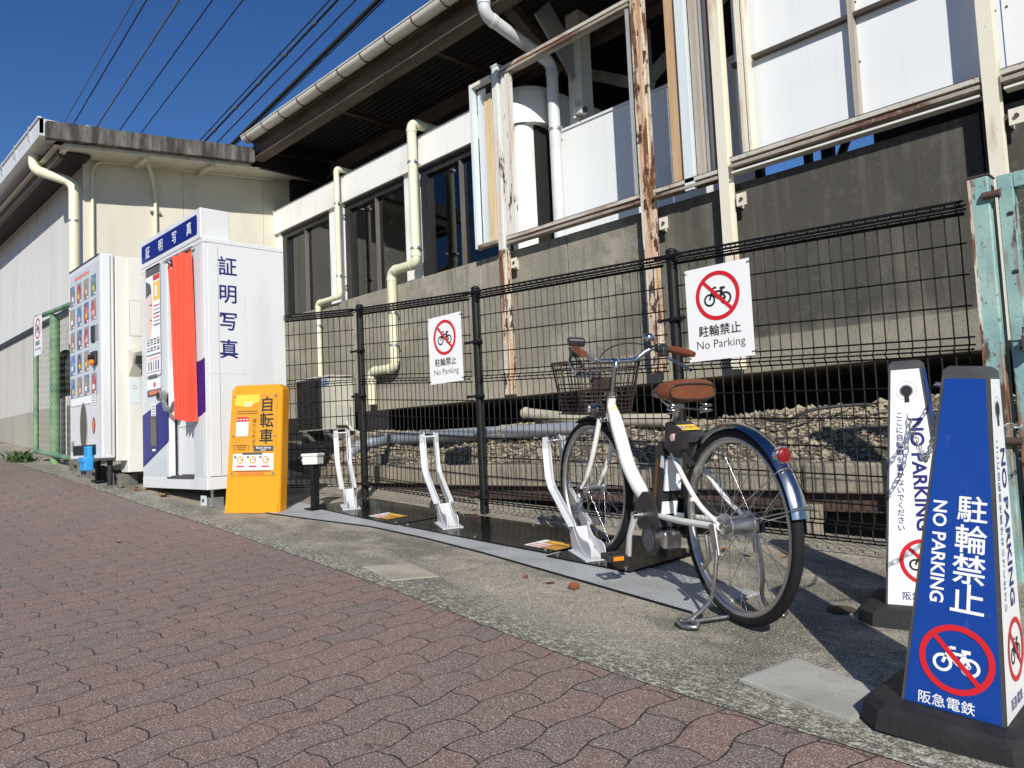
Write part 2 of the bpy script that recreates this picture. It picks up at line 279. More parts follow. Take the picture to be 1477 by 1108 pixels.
class MB:
    def __init__(s): s.v = []; s.f = []; s.mi = []; s.sm = []; s.ms = []; s.tint = None
    def idx(s, m):
        if m not in s.ms: s.ms.append(m)
        return s.ms.index(m)
    def add(s, vs, fs, m, smooth=False):
        b = len(s.v); i = s.idx(m); s.v += [V(x) for x in vs]
        for f in fs: s.f.append(tuple(b+k for k in f)); s.mi.append(i); s.sm.append(smooth)
        return s
    def box(s, lo, hi, m, bev=0):
        lo, hi = V(lo), V(hi); c = (lo+hi)/2; h = (hi-lo)/2
        return s.obox(c, (1, 0, 0), (0, 1, 0), (h.x*2, h.y*2, h.z*2), m, bev)
    def obox(s, c, u, v, size, m, bev=0):
        u = V(u).normalized(); v = V(v); v = (v-u*v.dot(u)).normalized(); n = u.cross(v); c = V(c); hx, hy, hz = [abs(q)/2 for q in size]
        if not bev:
            P = [c+u*(a*hx)+v*(b*hy)+n*(d*hz) for d in (-1, 1) for b in (-1, 1) for a in (-1, 1)]
            return s.add(P, [(0, 2, 3, 1), (4, 5, 7, 6), (0, 1, 5, 4), (2, 6, 7, 3), (0, 4, 6, 2), (1, 3, 7, 5)], m)
        bm = bmesh.new(); bmesh.ops.create_cube(bm, size=1)
        for w in bm.verts: w.co = V((w.co.x*hx*2, w.co.y*hy*2, w.co.z*hz*2))
        bmesh.ops.bevel(bm, geom=bm.edges[:], offset=min(bev, hx*.9, hy*.9, hz*.9), segments=2, affect='EDGES', profile=.5)
        bm.verts.index_update()
        P = [c+u*w.co.x+v*w.co.y+n*w.co.z for w in bm.verts]; F = [tuple(w.index for w in f.verts) for f in bm.faces]; bm.free()
        return s.add(P, F, m)
    def tube(s, pts, r, m, n=8, closed=False, cap=True, smooth=True, flat=None):
        pts = [V(p) for p in pts]; N = len(pts); rs = r if isinstance(r, (list, tuple)) else [r]*N
        tan = []
        for i in range(N):
            a = pts[(i-1) % N] if (closed or i) else pts[i]; b = pts[(i+1) % N] if (closed or i < N-1) else pts[i]
            d = b-a; tan.append(d.normalized() if d.length > 1e-9 else V((0, 0, 1)))
        ref = V((0, 0, 1)) if abs(tan[0].z) < .9 else V((1, 0, 0)); nx = (ref-tan[0]*ref.dot(tan[0])).normalized()
        vs = []
        for i in range(N):
            t = tan[i]; nx = (nx-t*nx.dot(t)); nx = nx.normalized() if nx.length > 1e-6 else t.orthogonal().normalized(); ny = t.cross(nx)
            k = 1.0
            for j in range(n):
                a = 2*math.pi*j/n; vs.append(pts[i]+(nx*math.cos(a)+ny*math.sin(a)*(flat or 1))*rs[i]*k)
        fs = []
        for i in range(N if closed else N-1):
            i2 = (i+1) % N
            for j in range(n): fs.append((i*n+j, i*n+(j+1) % n, i2*n+(j+1) % n, i2*n+j))
        s.add(vs, fs, m, smooth)
        if cap and not closed: s.add(vs[:n], [tuple(range(n))[::-1]], m); s.add(vs[-n:], [tuple(range(n))], m)
        return s
    def cyl(s, a, b, r, m, n=12, r2=None, smooth=True): return s.tube([a, b], [r, r if r2 is None else r2], m, n, smooth=smooth)
    def sphere(s, c, r, m, n=12, k=8, sc=(1, 1, 1)):
        c = V(c); vs = []; fs = []
        for i in range(k+1):
            th = math.pi*i/k
            for j in range(n): a = 2*math.pi*j/n; vs.append(c+V((math.sin(th)*math.cos(a)*r*sc[0], math.sin(th)*math.sin(a)*r*sc[1], math.cos(th)*r*sc[2])))
        for i in range(k):
            for j in range(n): fs.append((i*n+j, (i+1)*n+j, (i+1)*n+(j+1) % n, i*n+(j+1) % n))
        return s.add(vs, fs, m, True)
    def lathe(s, c, ax, prof, m, n=32, smooth=True, closed=False):   # prof: (radius, along-axis)
        c = V(c); ax = V(ax).normalized(); x = ax.orthogonal().normalized(); y = ax.cross(x); vs = []; fs = []; K = len(prof)
        for i in range(n):
            a = 2*math.pi*i/n; d = x*math.cos(a)+y*math.sin(a)
            for r, h in prof: vs.append(c+d*r+ax*h)
        for i in range(n):
            for j in range(K if closed else K-1): j2 = (j+1) % K; i2 = (i+1) % n; fs.append((i*K+j, i2*K+j, i2*K+j2, i*K+j2))
        return s.add(vs, fs, m, smooth)
    def poly(s, F, pts, m, lift=0): return s.add([F.p(a, b, lift) for a, b in pts], [tuple(range(len(pts)))], m)
    def prism(s, F, pts, c0, c1, m):
        n = len(pts); vs = [F.p(a, b, c0) for a, b in pts]+[F.p(a, b, c1) for a, b in pts]
        return s.add(vs, [tuple(range(n))[::-1], tuple(range(n, 2*n))]+[(i, (i+1) % n, n+(i+1) % n, n+i) for i in range(n)], m)
    def rect(s, F, a, b, w, h, m, lift=0, r=0):
        if r: return s.poly(F, rrect(a, b, w, h, r), m, lift)
        return s.poly(F, [(a-w/2, b-h/2), (a+w/2, b-h/2), (a+w/2, b+h/2), (a-w/2, b+h/2)], m, lift)
    def disc(s, F, a, b, r, m, lift=0, n=28, ry=None): ry = ry or r; return s.poly(F, [(a+r*math.cos(2*math.pi*i/n), b+ry*math.sin(2*math.pi*i/n)) for i in range(n)], m, lift)
    def ring(s, F, a, b, r0, r1, m, lift=0, n=36):
        vs = [F.p(a+r*math.cos(2*math.pi*i/n), b+r*math.sin(2*math.pi*i/n), lift) for i in range(n) for r in (r0, r1)]
        return s.add(vs, [(2*i, 2*i+1, (2*i+3) % (2*n), (2*i+2) % (2*n)) for i in range(n)], m)
    def line(s, F, pts, w, m, lift=0):
        for (a0, b0), (a1, b1) in zip(pts, pts[1:]):
            L = math.hypot(a1-a0, b1-b0) or 1; x, y = -(b1-b0)/L*w/2, (a1-a0)/L*w/2
            s.add([F.p(a0-x, b0-y, lift), F.p(a1-x, b1-y, lift), F.p(a1+x, b1+y, lift), F.p(a0+x, b0+y, lift)], [(0, 1, 2, 3)], m)
        return s
    def text(s, F, t, a, b, size, m, lift=.001, bold=0, rot=0, sx=1):   # centred on (a, b); rot in quarter turns clockwise
        vs, fs = glyph(t, bold); cy = .38 if ord(max(t)) > 0x2000 else .343
        c, q = (math.cos(-rot*math.pi/2), math.sin(-rot*math.pi/2))
        P = [(x*size*sx, (y-cy)*size) for x, y in vs]
        return s.add([F.p(a+x*c-y*q, b+x*q+y*c, lift) for x, y in P], fs, m)
    def vtext(s, F, t, a, b, size, m, step=1.0, lift=.001, bold=0, sx=1):  # a column of characters, top one centred on (a, b)
        for i, ch in enumerate(t): s.text(F, ch, a, b-i*size*step, size, m, lift, bold, 0, sx)
        return s
    def build(s, name, parent=None, base=None, tint=None):
        me = bpy.data.meshes.new(name)
        o = bpy.data.objects.new(name, me); COL.objects.link(o)
        org = V(base) if base is not None else V((0, 0, 0)); pw = V((0, 0, 0))
        if parent is not None:
            o.parent = parent; pw = V(parent.get('_w', (0, 0, 0)))
            if base is None: org = pw
        me.from_pydata([tuple(v-org) for v in s.v], [], s.f)
        for mm in s.ms: me.materials.append(MT[mm])
        me.polygons.foreach_set('material_index', s.mi); me.polygons.foreach_set('use_smooth', s.sm)
        me.update(); o.location = org-pw; o['_w'] = tuple(org)
        return o
def rrect(a, b, w, h, r, n=4):
    out = []
    for cx, cy, st in ((a+w/2-r, b-h/2+r, -90), (a+w/2-r, b+h/2-r, 0), (a-w/2+r, b+h/2-r, 90), (a-w/2+r, b-h/2+r, 180)):
        for i in range(n+1): t = R(st+90*i/n); out.append((cx+r*math.cos(t), cy+r*math.sin(t)))
    return out
def elbow(pts, r=.1, n=4):                   # round the corners of a polyline
    pts = [V(p) for p in pts]; out = [pts[0]]
    for a, b, c in zip(pts, pts[1:], pts[2:]):
        d0 = (a-b); d1 = (c-b); k = min(r, d0.length*.45, d1.length*.45); p0 = b+d0.normalized()*k; p1 = b+d1.normalized()*k
        for i in range(n+1): t = i/n; out.append(p0*(1-t)**2+b*2*t*(1-t)+p1*t*t)
    return out+[pts[-1]]

def spline_(pts): return spline(pts, 5)
def spline(pts, n=6):
    out = []; P = [V(p) for p in pts]
    for i in range(len(P)-1):
        p0 = P[max(0, i-1)]; p1, p2 = P[i], P[i+1]; p3 = P[min(len(P)-1, i+2)]
        for k in range(n): t = k/n; out.append(.5*((2*p1)+(p2-p0)*t+(2*p0-5*p1+4*p2-p3)*t*t+(3*p1-p0-3*p2+p3)*t**3))
    return out+[P[-1]]

def tag(o, label=None, cat=None, group=None, kind=None):
    if label: o['label'] = label
    if cat: o['category'] = cat
    if group: o['group'] = group
    if kind: o['kind'] = kind
    return o
def thing(name, label, cat, loc=(0, 0, 0), group=None):
    o = bpy.data.objects.new(name, None); COL.objects.link(o); o.location = loc; o['_w'] = tuple(loc); o.empty_display_size = .1
    return tag(o, label, cat, group)
def dup(o, parent=None):
    c = o.copy(); COL.objects.link(c)
    if parent is not None: c.parent = parent
    for ch in list(o.children): dup(ch, c)
    return c

# ------------------------------------------------------------------ ground: one smooth rising slope
PROF = sorted(zip([8, 3, 0, -1.4, -2.5, -4, -5.5, -6.3, -7.0, -7.6, -8.2, -9, -10, -11, -12.5, -14, -16.3, -20, -28, -45, -80],
           [-1.05, -.86, -.73, -.675, -.632, -.575, -.5, -.45, -.392, -.322, -.245, -.16, -.09, -.03, .06, .15, .33, .6, 1.25, 2.6, 5.0]))
def prof(x):
    P = PROF
    if x <= P[0][0]: return P[0][1]
    if x >= P[-1][0]: return P[-1][1]
    i = max(k for k in range(len(P)-1) if P[k][0] <= x)
    def sl(j): j = min(max(j, 1), len(P)-2); return (P[j+1][1]-P[j-1][1])/(P[j+1][0]-P[j-1][0])
    h = P[i+1][0]-P[i][0]; t = (x-P[i][0])/h
    return (2*t**3-3*t*t+1)*P[i][1]+(t**3-2*t*t+t)*h*sl(i)+(-2*t**3+3*t*t)*P[i+1][1]+(t**3-t*t)*h*sl(i+1)
def gz(x, y): return prof(x)+.05*(max(y, -8)-2.44)
EDGE = sorted([(8, 1.5), (-.67, 1.765), (-1.43, 1.79), (-1.96, 1.85), (-2.79, 1.97), (-3.86, 2.09), (-4.7, 2.17), (-5.81, 2.24), (-7.08, 2.25), (-7.75, 2.2), (-8.5, 2.13), (-9.53, 2.12), (-10.96, 2.18), (-12.3, 2.24), (-14, 2.45), (-18, 2.6), (-80, 2.6)])
def edge(x):
    for (x0, y0), (x1, y1) in zip(EDGE, EDGE[1:]):
        if x0 <= x <= x1: return y0+(y1-y0)*(x-x0)/(x1-x0)
    return EDGE[-1][1]
XS = [-80+4*i for i in range(12)]+[-32+1.0*i for i in range(15)]+[-17+.25*i for i in range(96)]+[7, 8]
def sheet(name, x_s, rows, m, dz=0, kind='structure', label=None):
    mb = MB(); n = len(rows(x_s[0])); P = []; ed = []
    for x in x_s:
        for y in rows(x): P.append((x, y, gz(x, y)+dz)); ed.append(max(0, y-edge(x)))
    mb.add(P, [(i*n+j, (i+1)*n+j, (i+1)*n+j+1, i*n+j+1) for i in range(len(x_s)-1) for j in range(n-1)], m, True)
    o = mb.build(name); o['kind'] = kind
    a = o.data.attributes.new('edge', 'FLOAT', 'POINT'); a.data.foreach_set('value', ed)
    return o
sheet('road', XS, lambda x: [-60, -30, -15, -8, -6, -4, -3, -2, -1, 0, .5, 1, 1.5, edge(x)+.12], 'wavy pavers')
sheet('pavement', XS, lambda x: [edge(x)+q for q in (0, .05, .1, .2, .35, .5, .75, 1.0)]+[3.6+(.0 if edge(x) < 2.5 else .3), 4.02], 'worn concrete', .004)
mb = MB(); mb.add([(-600, -600, -2.4), (600, -600, -2.4), (600, 600, -2.4), (-600, 600, -2.4)], [(0, 1, 2, 3)], 'soil'); mb.build('ground')['kind'] = 'structure'

# concrete inspection patches let into the pavement
def patch(pts, label, pm='patch concrete', hgt=.012):
    mb = MB(); P = [V((x, y, gz(x, y)+hgt)) for x, y in pts]; c = sum(P, V())/4
    q = [c+(p-c)*.94 for p in P]; lo = [p-V((0, 0, .03)) for p in P]; q = [p+V((0, 0, .002)) for p in q]
    mb.add(P+q+lo, [(4, 5, 6, 7)]+[(i, (i+1) % 4, 4+(i+1) % 4, 4+i) for i in range(4)]+[(8+i, 8+(i+1) % 4, (i+1) % 4, i) for i in range(4)], pm)
    o = mb.build('concrete_patch', base=(c.x, c.y, c.z-.03)); tag(o, label, 'paving slab')
patch([(-1.165, 1.955), (-.83, 1.88), (-.80, 2.10), (-1.12, 2.20)], 'pale smooth concrete patch in the pavement beside the front blue cone sign')
patch([(-3.35, 2.15), (-2.98, 2.06), (-2.86, 2.24), (-3.22, 2.34)], 'faint worn concrete patch in the pavement before the middle bicycle rack', 'worn patch', .0075)
mb = MB(); F = Fr((-1.215, 2.745, gz(-1.215, 2.745)+.008), (1, 0, -.03), (0, 1, .05)); mb.disc(F, 0, 0, .045, 'rust brown', .003, 18); mb.ring(F, 0, 0, .045, .052, 'dark grey ink', .001, 18)
tag(mb.build('ground_marker', base=F.o), 'small round reddish disc set in the concrete beside the rear cone sign', 'ground marker')

# ------------------------------------------------------------------ station building
ST = thing('station_building', 'long white station building with dark windows and a rusty canopy on a concrete platform wall', 'building', (-5, 5.6, .42))
def part(mb, name, parent=ST): return mb.build(name, parent)
mb = MB()   # platform wall in cast bays with joints
xs = [-11.1, -9.7, -8.0, -6.2, -4.93, -3.13, -1.33, .6, 2.5]
for a, b in zip(xs, xs[1:]):
    mb.box((a+.006, 5.6, .425), (b-.006, 5.85, 1.965), 'platform concrete', .008)
    mb.box((a-.01, 5.63, .43), (a+.01, 5.8, 1.94), 'dark recess')
mb.build('platform_wall', ST, base=(0, 0, 0))
mb = MB(); mb.box((-11.1, 5.8, .44), (4, 11, .62), 'kerb concrete'); mb.box((-11.1, 7.0, -.8), (4, 7.1, .43), 'dark interior'); part(mb, 'platform_slab'); mb = MB(); mb.box((-11.05, 5.5, -.6), (-8.0, 5.58, .42), 'dark interior'); mb.box((-11.0, 4.3, -.6), (-10.95, 5.5, .9), 'block concrete'); part(mb, 'shade_sheet_and_block')  # dark sheet added for the shade below the slab, beside a concrete block
# window wall with rounded corner
mb = MB(); YW = 5.72
def wallbox(x0, x1, z0, z1): mb.box((x0, YW, z0), (x1, YW+.14, z1), 'aged white wall')
wz0, wz1 = 1.967, 3.36
wins = [(-10.95, -9.52), (-9.14, -7.71), (-7.40, -5.98)]
for a, b in ((-11.09, wins[0][0]), (wins[0][1], wins[1][0]), (wins[1][1], wins[2][0])):
    mb = MB(); wallbox(a, b, wz0, wz1); part(mb, 'wall_pier')
mb = MB()   # rounded end column and return wall
def rounded(x_end, r, y0, z0, z1, off, m):
    P = [(x_end-r-.07, y0-off), (x_end-r, y0-off)]+[(x_end-r+(r+off)*math.sin(R(a)), y0+r-(r+off)*math.cos(R(a))) for a in range(10, 91, 10)]+[(x_end+off, y0+r+.03)]
    n = len(P); mb.add([(x, y, z0) for x, y in P]+[(x, y, z1) for x, y in P], [(i, i+1, n+i+1, n+i) for i in range(n-1)], m, True)
rounded(-5.58, .14, YW, wz0, wz1, 0, 'aged white wall'); part(mb, 'rounded_corner')
mb = MB(); mb.box((-5.98, YW+.03, wz0), (-5.79, YW+.12, wz1), 'window frame dark'); mb.box((-5.66, YW+.20, wz0), (-5.585, 7.2, wz1), 'window frame dark'); part(mb, 'corner_jamb')
mb = MB(); mb.box((-11.09, YW-.05, wz1), (-5.8, YW+.2, 3.70), 'aged white wall'); mb.box((-11.09, YW-.03, 3.70), (-5.8, YW+.2, 3.76), 'aged white wall', .02)
P = [(-5.80, YW-.05)]+[(-5.80+.35*math.sin(R(a)), YW+.30-.35*math.cos(R(a))) for a in range(10, 91, 10)]+[(-5.45, 7.4)]; n = len(P)
mb.add([(x, y, wz1) for x, y in P]+[(x, y, 3.70) for x, y in P]+[(x-.0 if i < 1 else x-.03, y+.05, 3.78) for i, (x, y) in enumerate(P)], [(k*n+i, k*n+i+1, (k+1)*n+i+1, (k+1)*n+i) for k in (0, 1) for i in range(n-1)], 'aged white wall', True)
mb.add([(-5.8, YW-.05, wz1), (-5.5, YW+.1, wz1), (-5.45, YW+.3, wz1), (-5.45, 7.4, wz1), (-5.8, 7.4, wz1)], [(0, 1, 2, 3, 4)], 'aged white wall')
part(mb, 'roof_band')
for i, (a, b) in enumerate(wins):
    mb = MB(); d = 'window_frame dark' if 0 else 'window frame dark'
    y0, y1 = YW+.02, YW+.12
    mb.box((a, y0, wz1-.10), (b, y1, wz1), d); mb.box((a, y0-.03, wz1-.035), (b, y0, wz1), d); mb.box((a, y0, wz0), (a+.13, y1, wz1-.10), d); mb.box((a+.13, y0+.05, wz0), (a+.19, y1+.02, wz1-.1), d)
    mb.box((b-.05, y0, wz0), (b, y1, wz1-.10), d); mb.box((a+.19, y0+.01, wz0), (b-.05, y1, wz0+.035), d)
    w = mb.build('window', ST)
    mm = MB(); xm = a+.19+(b-a-.24)*(.47 if i else .42); mm.box((xm-.013, y0+.005, wz0+.035), (xm+.013, y1-.01, wz1-.10), 'mullion'); mm.build('mullion', w)
    g = MB(); g.box((a+.19, y0+.055, wz0+.035), (xm-.013, y0+.061, wz1-.10), 'window glass'); g.box((xm+.013, y0+.055, wz0+.035), (b-.05, y0+.061, wz1-.10), 'window glass'); 
    xw = a+.24
    while xw < b-.08: g.box((xw, y0+.062, wz0+.04), (xw+.003, y0+.065, wz1-.1), 'wire grey'); xw += .075
    g.build('pane', w)
# room behind the windows
mb = MB(); mb.box((-11.05, 8.2, 1.97), (-5.6, 8.25, 3.6), 'blind'); mb.box((-11.08, 5.9, 1.97), (-11.04, 8.2, 3.6), 'blind'); mb.box((-11.05, 5.9, 3.40), (-5.62, 8.2, 3.45), 'dark interior'); mb.box((-5.6, 5.9, 1.97), (-5.56, 8.2, 3.45), 'dark interior')
for k in range(24): mb.box((-10.75+k*.055, 6.02, 2.0), (-10.75+k*.055+.047, 6.03, 3.3), 'blind')
for x in (-8.7, -7.9, -6.9): mb.box((x, 6.7, 1.97), (x+.12, 6.8, 3.4), 'dark interior')
mb.box((-8.9, 6.9, 2.0), (-7.9, 7.3, 2.5), 'blind'); mb.box((-7.2, 6.6, 2.0), (-6.4, 6.9, 2.35), 'pack blue'); part(mb, 'room_interior')
mb = MB()
for x in (-8.9, -8.1): mb = MB(); mb.box((x, 6.6, 3.20), (x+.03, 7.7, 3.23), 'tube lamp'); part(mb, 'ceiling_lamp')
# platform back wall, coloured near black to stand for the deep shade
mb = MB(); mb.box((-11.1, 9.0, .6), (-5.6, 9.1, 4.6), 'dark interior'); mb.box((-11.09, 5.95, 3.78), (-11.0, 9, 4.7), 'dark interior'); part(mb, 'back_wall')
# door beyond the rounded corner
mb = MB(); mb.box((-5.44, 6.25, 1.2), (-5.40, 7.1, 3.34), 'window frame dark'); mb.box((-5.40, 6.9, 1.2), (-4.6, 7.0, 3.1), 'dark interior'); mb.box((-5.39, 6.3, 2.62), (-5.375, 6.9, 2.655), 'grey steel'); part(mb, 'door')
# canopy roof with ribbed soffit
YE, ZE = 5.05, 4.44
mb = MB(); nx = 150; P = []
prof_y = []
k = 0; y = YE+.02
while y < 9.6:
    prof_y += [(y, 0), (y+.035, 0), (y+.05, .03), (y+.085, .03)]; y += .1
nr = len(prof_y)
for x in (-10.6, 1.2): P += [(x, yy, ZE+.14+(yy-YE)*.05+zz) for yy, zz in prof_y]
mb.add(P, [(i, i+1, nr+i+1, nr+i) for i in range(nr-1)], 'roof sheet'); mb.add([(-10.6, YE-.02, ZE+.19), (1.2, YE-.02, ZE+.19), (1.2, 9.6, ZE+.42), (-10.6, 9.6, ZE+.42)], [(0, 1, 2, 3)], 'roof sheet'); mb.box((-10.6, YE+.02, ZE+.10), (1.2, YE+.04, ZE+.185), 'roof sheet'); mb.box((-10.66, YE+.1, 4.2), (-10.6, 9.6, ZE+.3), 'roof sheet'); part(mb, 'canopy_roof')  # last box is a dark closure added to shut out sky at the left end
mb = MB(); mb.box((-10.55, YE+.08, ZE-.16), (1.2, YE+.14, ZE+.08), 'rusty beam'); mb.box((-10.55, YE+.02, ZE-.17), (1.2, YE+.2, ZE-.155), 'rusty beam'); mb.box((-10.55, YE+.02, ZE+.08), (1.2, YE+.2, ZE+.095), 'rusty beam'); part(mb, 'eaves_beam')
mb = MB(); mb.box((-11, 6.40, 4.28), (1.2, 6.46, 4.52), 'rusty beam'); mb.box((-11, 6.34, 4.27), (1.2, 6.52, 4.285), 'rusty beam'); part(mb, 'roof_beam')
for x in (-8.6, -6.6, -3.6):
    mb = MB(); mb.box((x, YE+.15, 4.40), (x+.06, 9, 4.46), 'roof steel'); part(mb, 'roof_purlin')
mb = MB(); a = [(math.cos(R(t)), math.sin(R(t))) for t in range(180, 361, 15)]   # half-round gutter
for sgn, r in ((1, .085), (-1, .078)):
    n = len(a); Q = [(x, YE-.085+c*r, ZE+.12+q*r) for x in (-10.5, 1.2) for c, q in a]
    mb.add(Q, [(i, i+1, n+i+1, n+i)[::sgn] for i in range(n-1)], 'pale gutter', True)
mb.tube([(-10.5, YE-.17, ZE+.12), (1.2, YE-.17, ZE+.12)], .011, 'pale gutter', 8); mb.add([(-10.5, YE-.085+c*.085, ZE+.12+q*.085) for c, q in a], [tuple(range(n))], 'pale gutter'); gut = part(mb, 'gutter')
for i in range(24):
    x = -10.35+i*.5; mb = MB(); mb.tube([(x, YE-.085+c*.089, ZE+.12+q*.089) for c, q in a]+[(x, YE+.05, ZE+.12)], .009, 'rust brown', 5); mb.build('gutter_hook', gut)
# downpipes
def downpipe(pts, r, m='cream pipe', er=.09, collars=()):
    mb = MB(); pp = elbow(pts, er, 5); mb.tube(pp, r, m, 14)
    for a, b, c in zip(pts, pts[1:], pts[2:]):
        a, b, c = V(a), V(b), V(c); k = min(er, (a-b).length*.45, (c-b).length*.45)
        for d in ((a-b).normalized(), (c-b).normalized()): mb.cyl(b+d*(k+.035), b+d*(k-.005), r*1.10, m, 14)
    for z in collars:
        for p0, p1 in zip(pts, pts[1:]):
            if abs(p0[0]-p1[0]) < .05 and min(p0[2], p1[2]) < z < max(p0[2], p1[2]):
                mb.cyl((p0[0], p0[1], z-.012), (p0[0], p0[1], z+.012), r*1.12, 'galvanised steel', 14); mb.box((p0[0]-.008, p0[1], z-.008), (p0[0]+.008, p0[1]+.12, z+.008), 'galvanised steel')
                mb.box((p0[0]+r, p0[1]-.02, z-.012), (p0[0]+r+.035, p0[1]+.02, z+.012), 'galvanised steel')
    return part(mb, 'downpipe')
downpipe([(-9.02, 6.4, 3.80), (-9.02, 5.55, 3.80), (-9.02, 5.55, 2.02), (-9.60, 5.55, 2.02), (-9.60, 5.55, .95)], .038, er=.05, collars=(3.3, 2.3, 1.7))
downpipe([(-7.24, 6.4, 3.84), (-7.24, 5.51, 3.84), (-7.24, 5.51, 2.12), (-7.75, 5.51, 2.12), (-7.75, 5.51, .92), (-8.26, 5.51, .92), (-8.26, 5.51, .50)], .058, er=.085, collars=(3.35, 2.3, 1.6, 1.2))
downpipe([(-5.29, YE-.085, ZE+.1), (-5.29, YE-.085, 4.14), (-5.26, 5.88, 3.92), (-5.26, 5.88, 1.9)], .062, 'grey gutter', er=.10, collars=(3.2,))
mb = MB(); mb.box((-5.23, 6.1, .6), (-5.05, 6.28, 4.5), 'warm white paint'); mb.obox((-5.45, 5.75, 4.32), (.0, 1, -.55), (1, 0, 0), (1.15, .13, .10), 'rusty beam'); mb.obox((-5.14, 5.9, 4.12), (0, 1, -1), (1, 0, 0), (.75, .02, .30), 'grey steel'); part(mb, 'canopy_column')
mb = MB()
mb.box((-4.95, 6.9, .6), (-4.80, 7.05, 4.5), 'grey steel'); mb.obox((-4.4, 7.0, 4.15), (1, 0, .55), (0, 1, 0), (1.4, .08, .12), 'grey steel'); mb.obox((-5.4, 7.0, 4.15), (1, 0, -.55), (0, 1, 0), (1.4, .08, .12), 'grey steel')
mb.box((-5.7, 6.95, 3.18), (-3.0, 7.05, 3.30), 'grey steel'); part(mb, 'inner_column')
mb = MB()
for x, w in ((-4.35, .12), (-3.72, .07), (-3.52, .12)): mb.box((x, 8.3, .6), (x+w, 8.4, 3.6), 'dark interior')
part(mb, 'platform_post'); mb = MB(); mb.box((-2.35, 6.6, .6), (1.2, 6.7, 2.6), 'dark interior'); part(mb, 'dark_filler'); mb = MB()  # plain black filler box added to close the bright sky gap under the sheets
mb.obox((-3.4, 8.35, 2.75), (.5, 0, 1), (0, 1, 0), (1.0, .06, .07), 'dark interior'); part(mb, 'platform_post')
mb = MB(); mb.obox((-5.02, 6.02, 3.36), (1, -.2, -.25), (0, 1, 0), (.16, .08, .08), 'warm white paint', .01); mb.cyl((-4.96, 6.0, 3.345), (-4.925, 5.995, 3.337), .03, 'black plastic'); mb.box((-5.10, 6.0, 3.30), (-5.07, 6.1, 3.5), 'warm white paint')
tag(mb.build('security_camera', base=(-5.05, 6.05, 3.3)), 'small cream security camera on the column above the white platform screen', 'camera')
# white platform screen
PS = thing('platform_screen', 'low plain white screen of flat sheets standing on the platform beside the round downpipe', 'screen', (-4.2, 6.05, 1.9))
for a, b in ((-5.34, -4.25), (-4.25, -3.15)):
    mb = MB(); mb.box((a+.003, 6.05, 1.6), (b-.003, 6.07, 3.235), 'screen sheet'); mb.build('sheet', PS)
mb = MB(); mb.box((-5.36, 6.035, 3.235), (-3.13, 6.085, 3.26), 'white paint'); mb.box((-5.36, 6.035, 1.6), (-5.342, 6.085, 3.235), 'white paint'); mb.build('frame', PS)

# ------------------------------------------------------------------ rusty steel screen fixed to the platform wall
SF = thing('steel_screen', 'rust streaked steel posts and rails holding boards and large white sheets before the platform', 'screen', (-3.5, 5.45, .45))
def hpost(x0, x1, z0, z1, m, y0=5.44, d=.12):
    mb = MB(); w = x1-x0; mb.box((x0, y0, z0), (x1, y0+.010, z1), m); mb.box((x0+w/2-.005, y0+.010, z0), (x0+w/2+.005, y0+d-.01, z1), m); mb.box((x0, y0+d-.01, z0), (x1, y0+d, z1), m)
    return mb
mb = MB(); mb.box((-5.745, 5.45, 1.95), (-5.655, 5.54, 3.92), 'rusty white steel', .008); mb.box((-5.745, 5.45, .44), (-5.655, 5.54, 1.95), 'very rusty steel', .008); mb.box((-5.75, 5.445, 3.92), (-5.65, 5.545, 3.94), 'pale blue paint'); mb.build('post', SF)
mb = hpost(-3.915, -3.81, .70, 5.0, 'very rusty steel', 5.45, .09); mb.box((-3.91, 5.455, .5), (-3.815, 5.54, .72), 'very rusty steel'); mb.build('post', SF)
for x0, x1, z0 in ((-3.145, -3.06, .46), (-1.27, -1.185, .46), (.75, .86, .46)):
    mb = hpost(x0, x1, z0, 5.0, 'cream steel', 5.45, .09); mb.build('post', SF)
for x, z in ((-5.62, 1.80), (-3.77, 1.78), (-3.03, 1.80), (-1.155, 1.84)):
    mb = MB(); mb.box((x, 5.50, z-.05), (x+.085, 5.508, z+.05), 'cream steel'); mb.box((x+.0, 5.508, z-.05), (x+.008, 5.6, z+.05), 'cream steel'); mb.cyl((x+.045, 5.485, z), (x+.045, 5.502, z), .014, 'rust brown', 6); mb.build('bracket', SF)
def rail(x0, x1, z, m='old beam steel'):
    mb = MB(); mb.box((x0, 5.455, z), (x1, 5.55, z+.026), m); mb.box((x0, 5.49, z+.026), (x1, 5.54, z+.048), 'rust brown'); mb.box((x0, 5.46, z+.048), (x1, 5.55, z+.080), 'cream rail'); mb.box((x0, 5.458, z+.080), (x1, 5.55, z+.084), 'rust brown'); mb.build('rail', SF)
rail(-5.63, -3.94, 2.0); rail(-3.78, -3.16, 2.0); rail(-3.045, -1.285, 2.06); rail(-1.17, .74, 2.06); rail(-5.63, -3.94, 3.80); rail(-5.63, -3.9, 4.9)
mb = MB(); mb.box((-3.04, 5.47, 2.015), (-1.29, 5.56, 2.03), 'warm white paint'); mb.box((-1.16, 5.47, 2.015), (.74, 5.56, 2.03), 'warm white paint'); mb.build('lower_strip', SF)
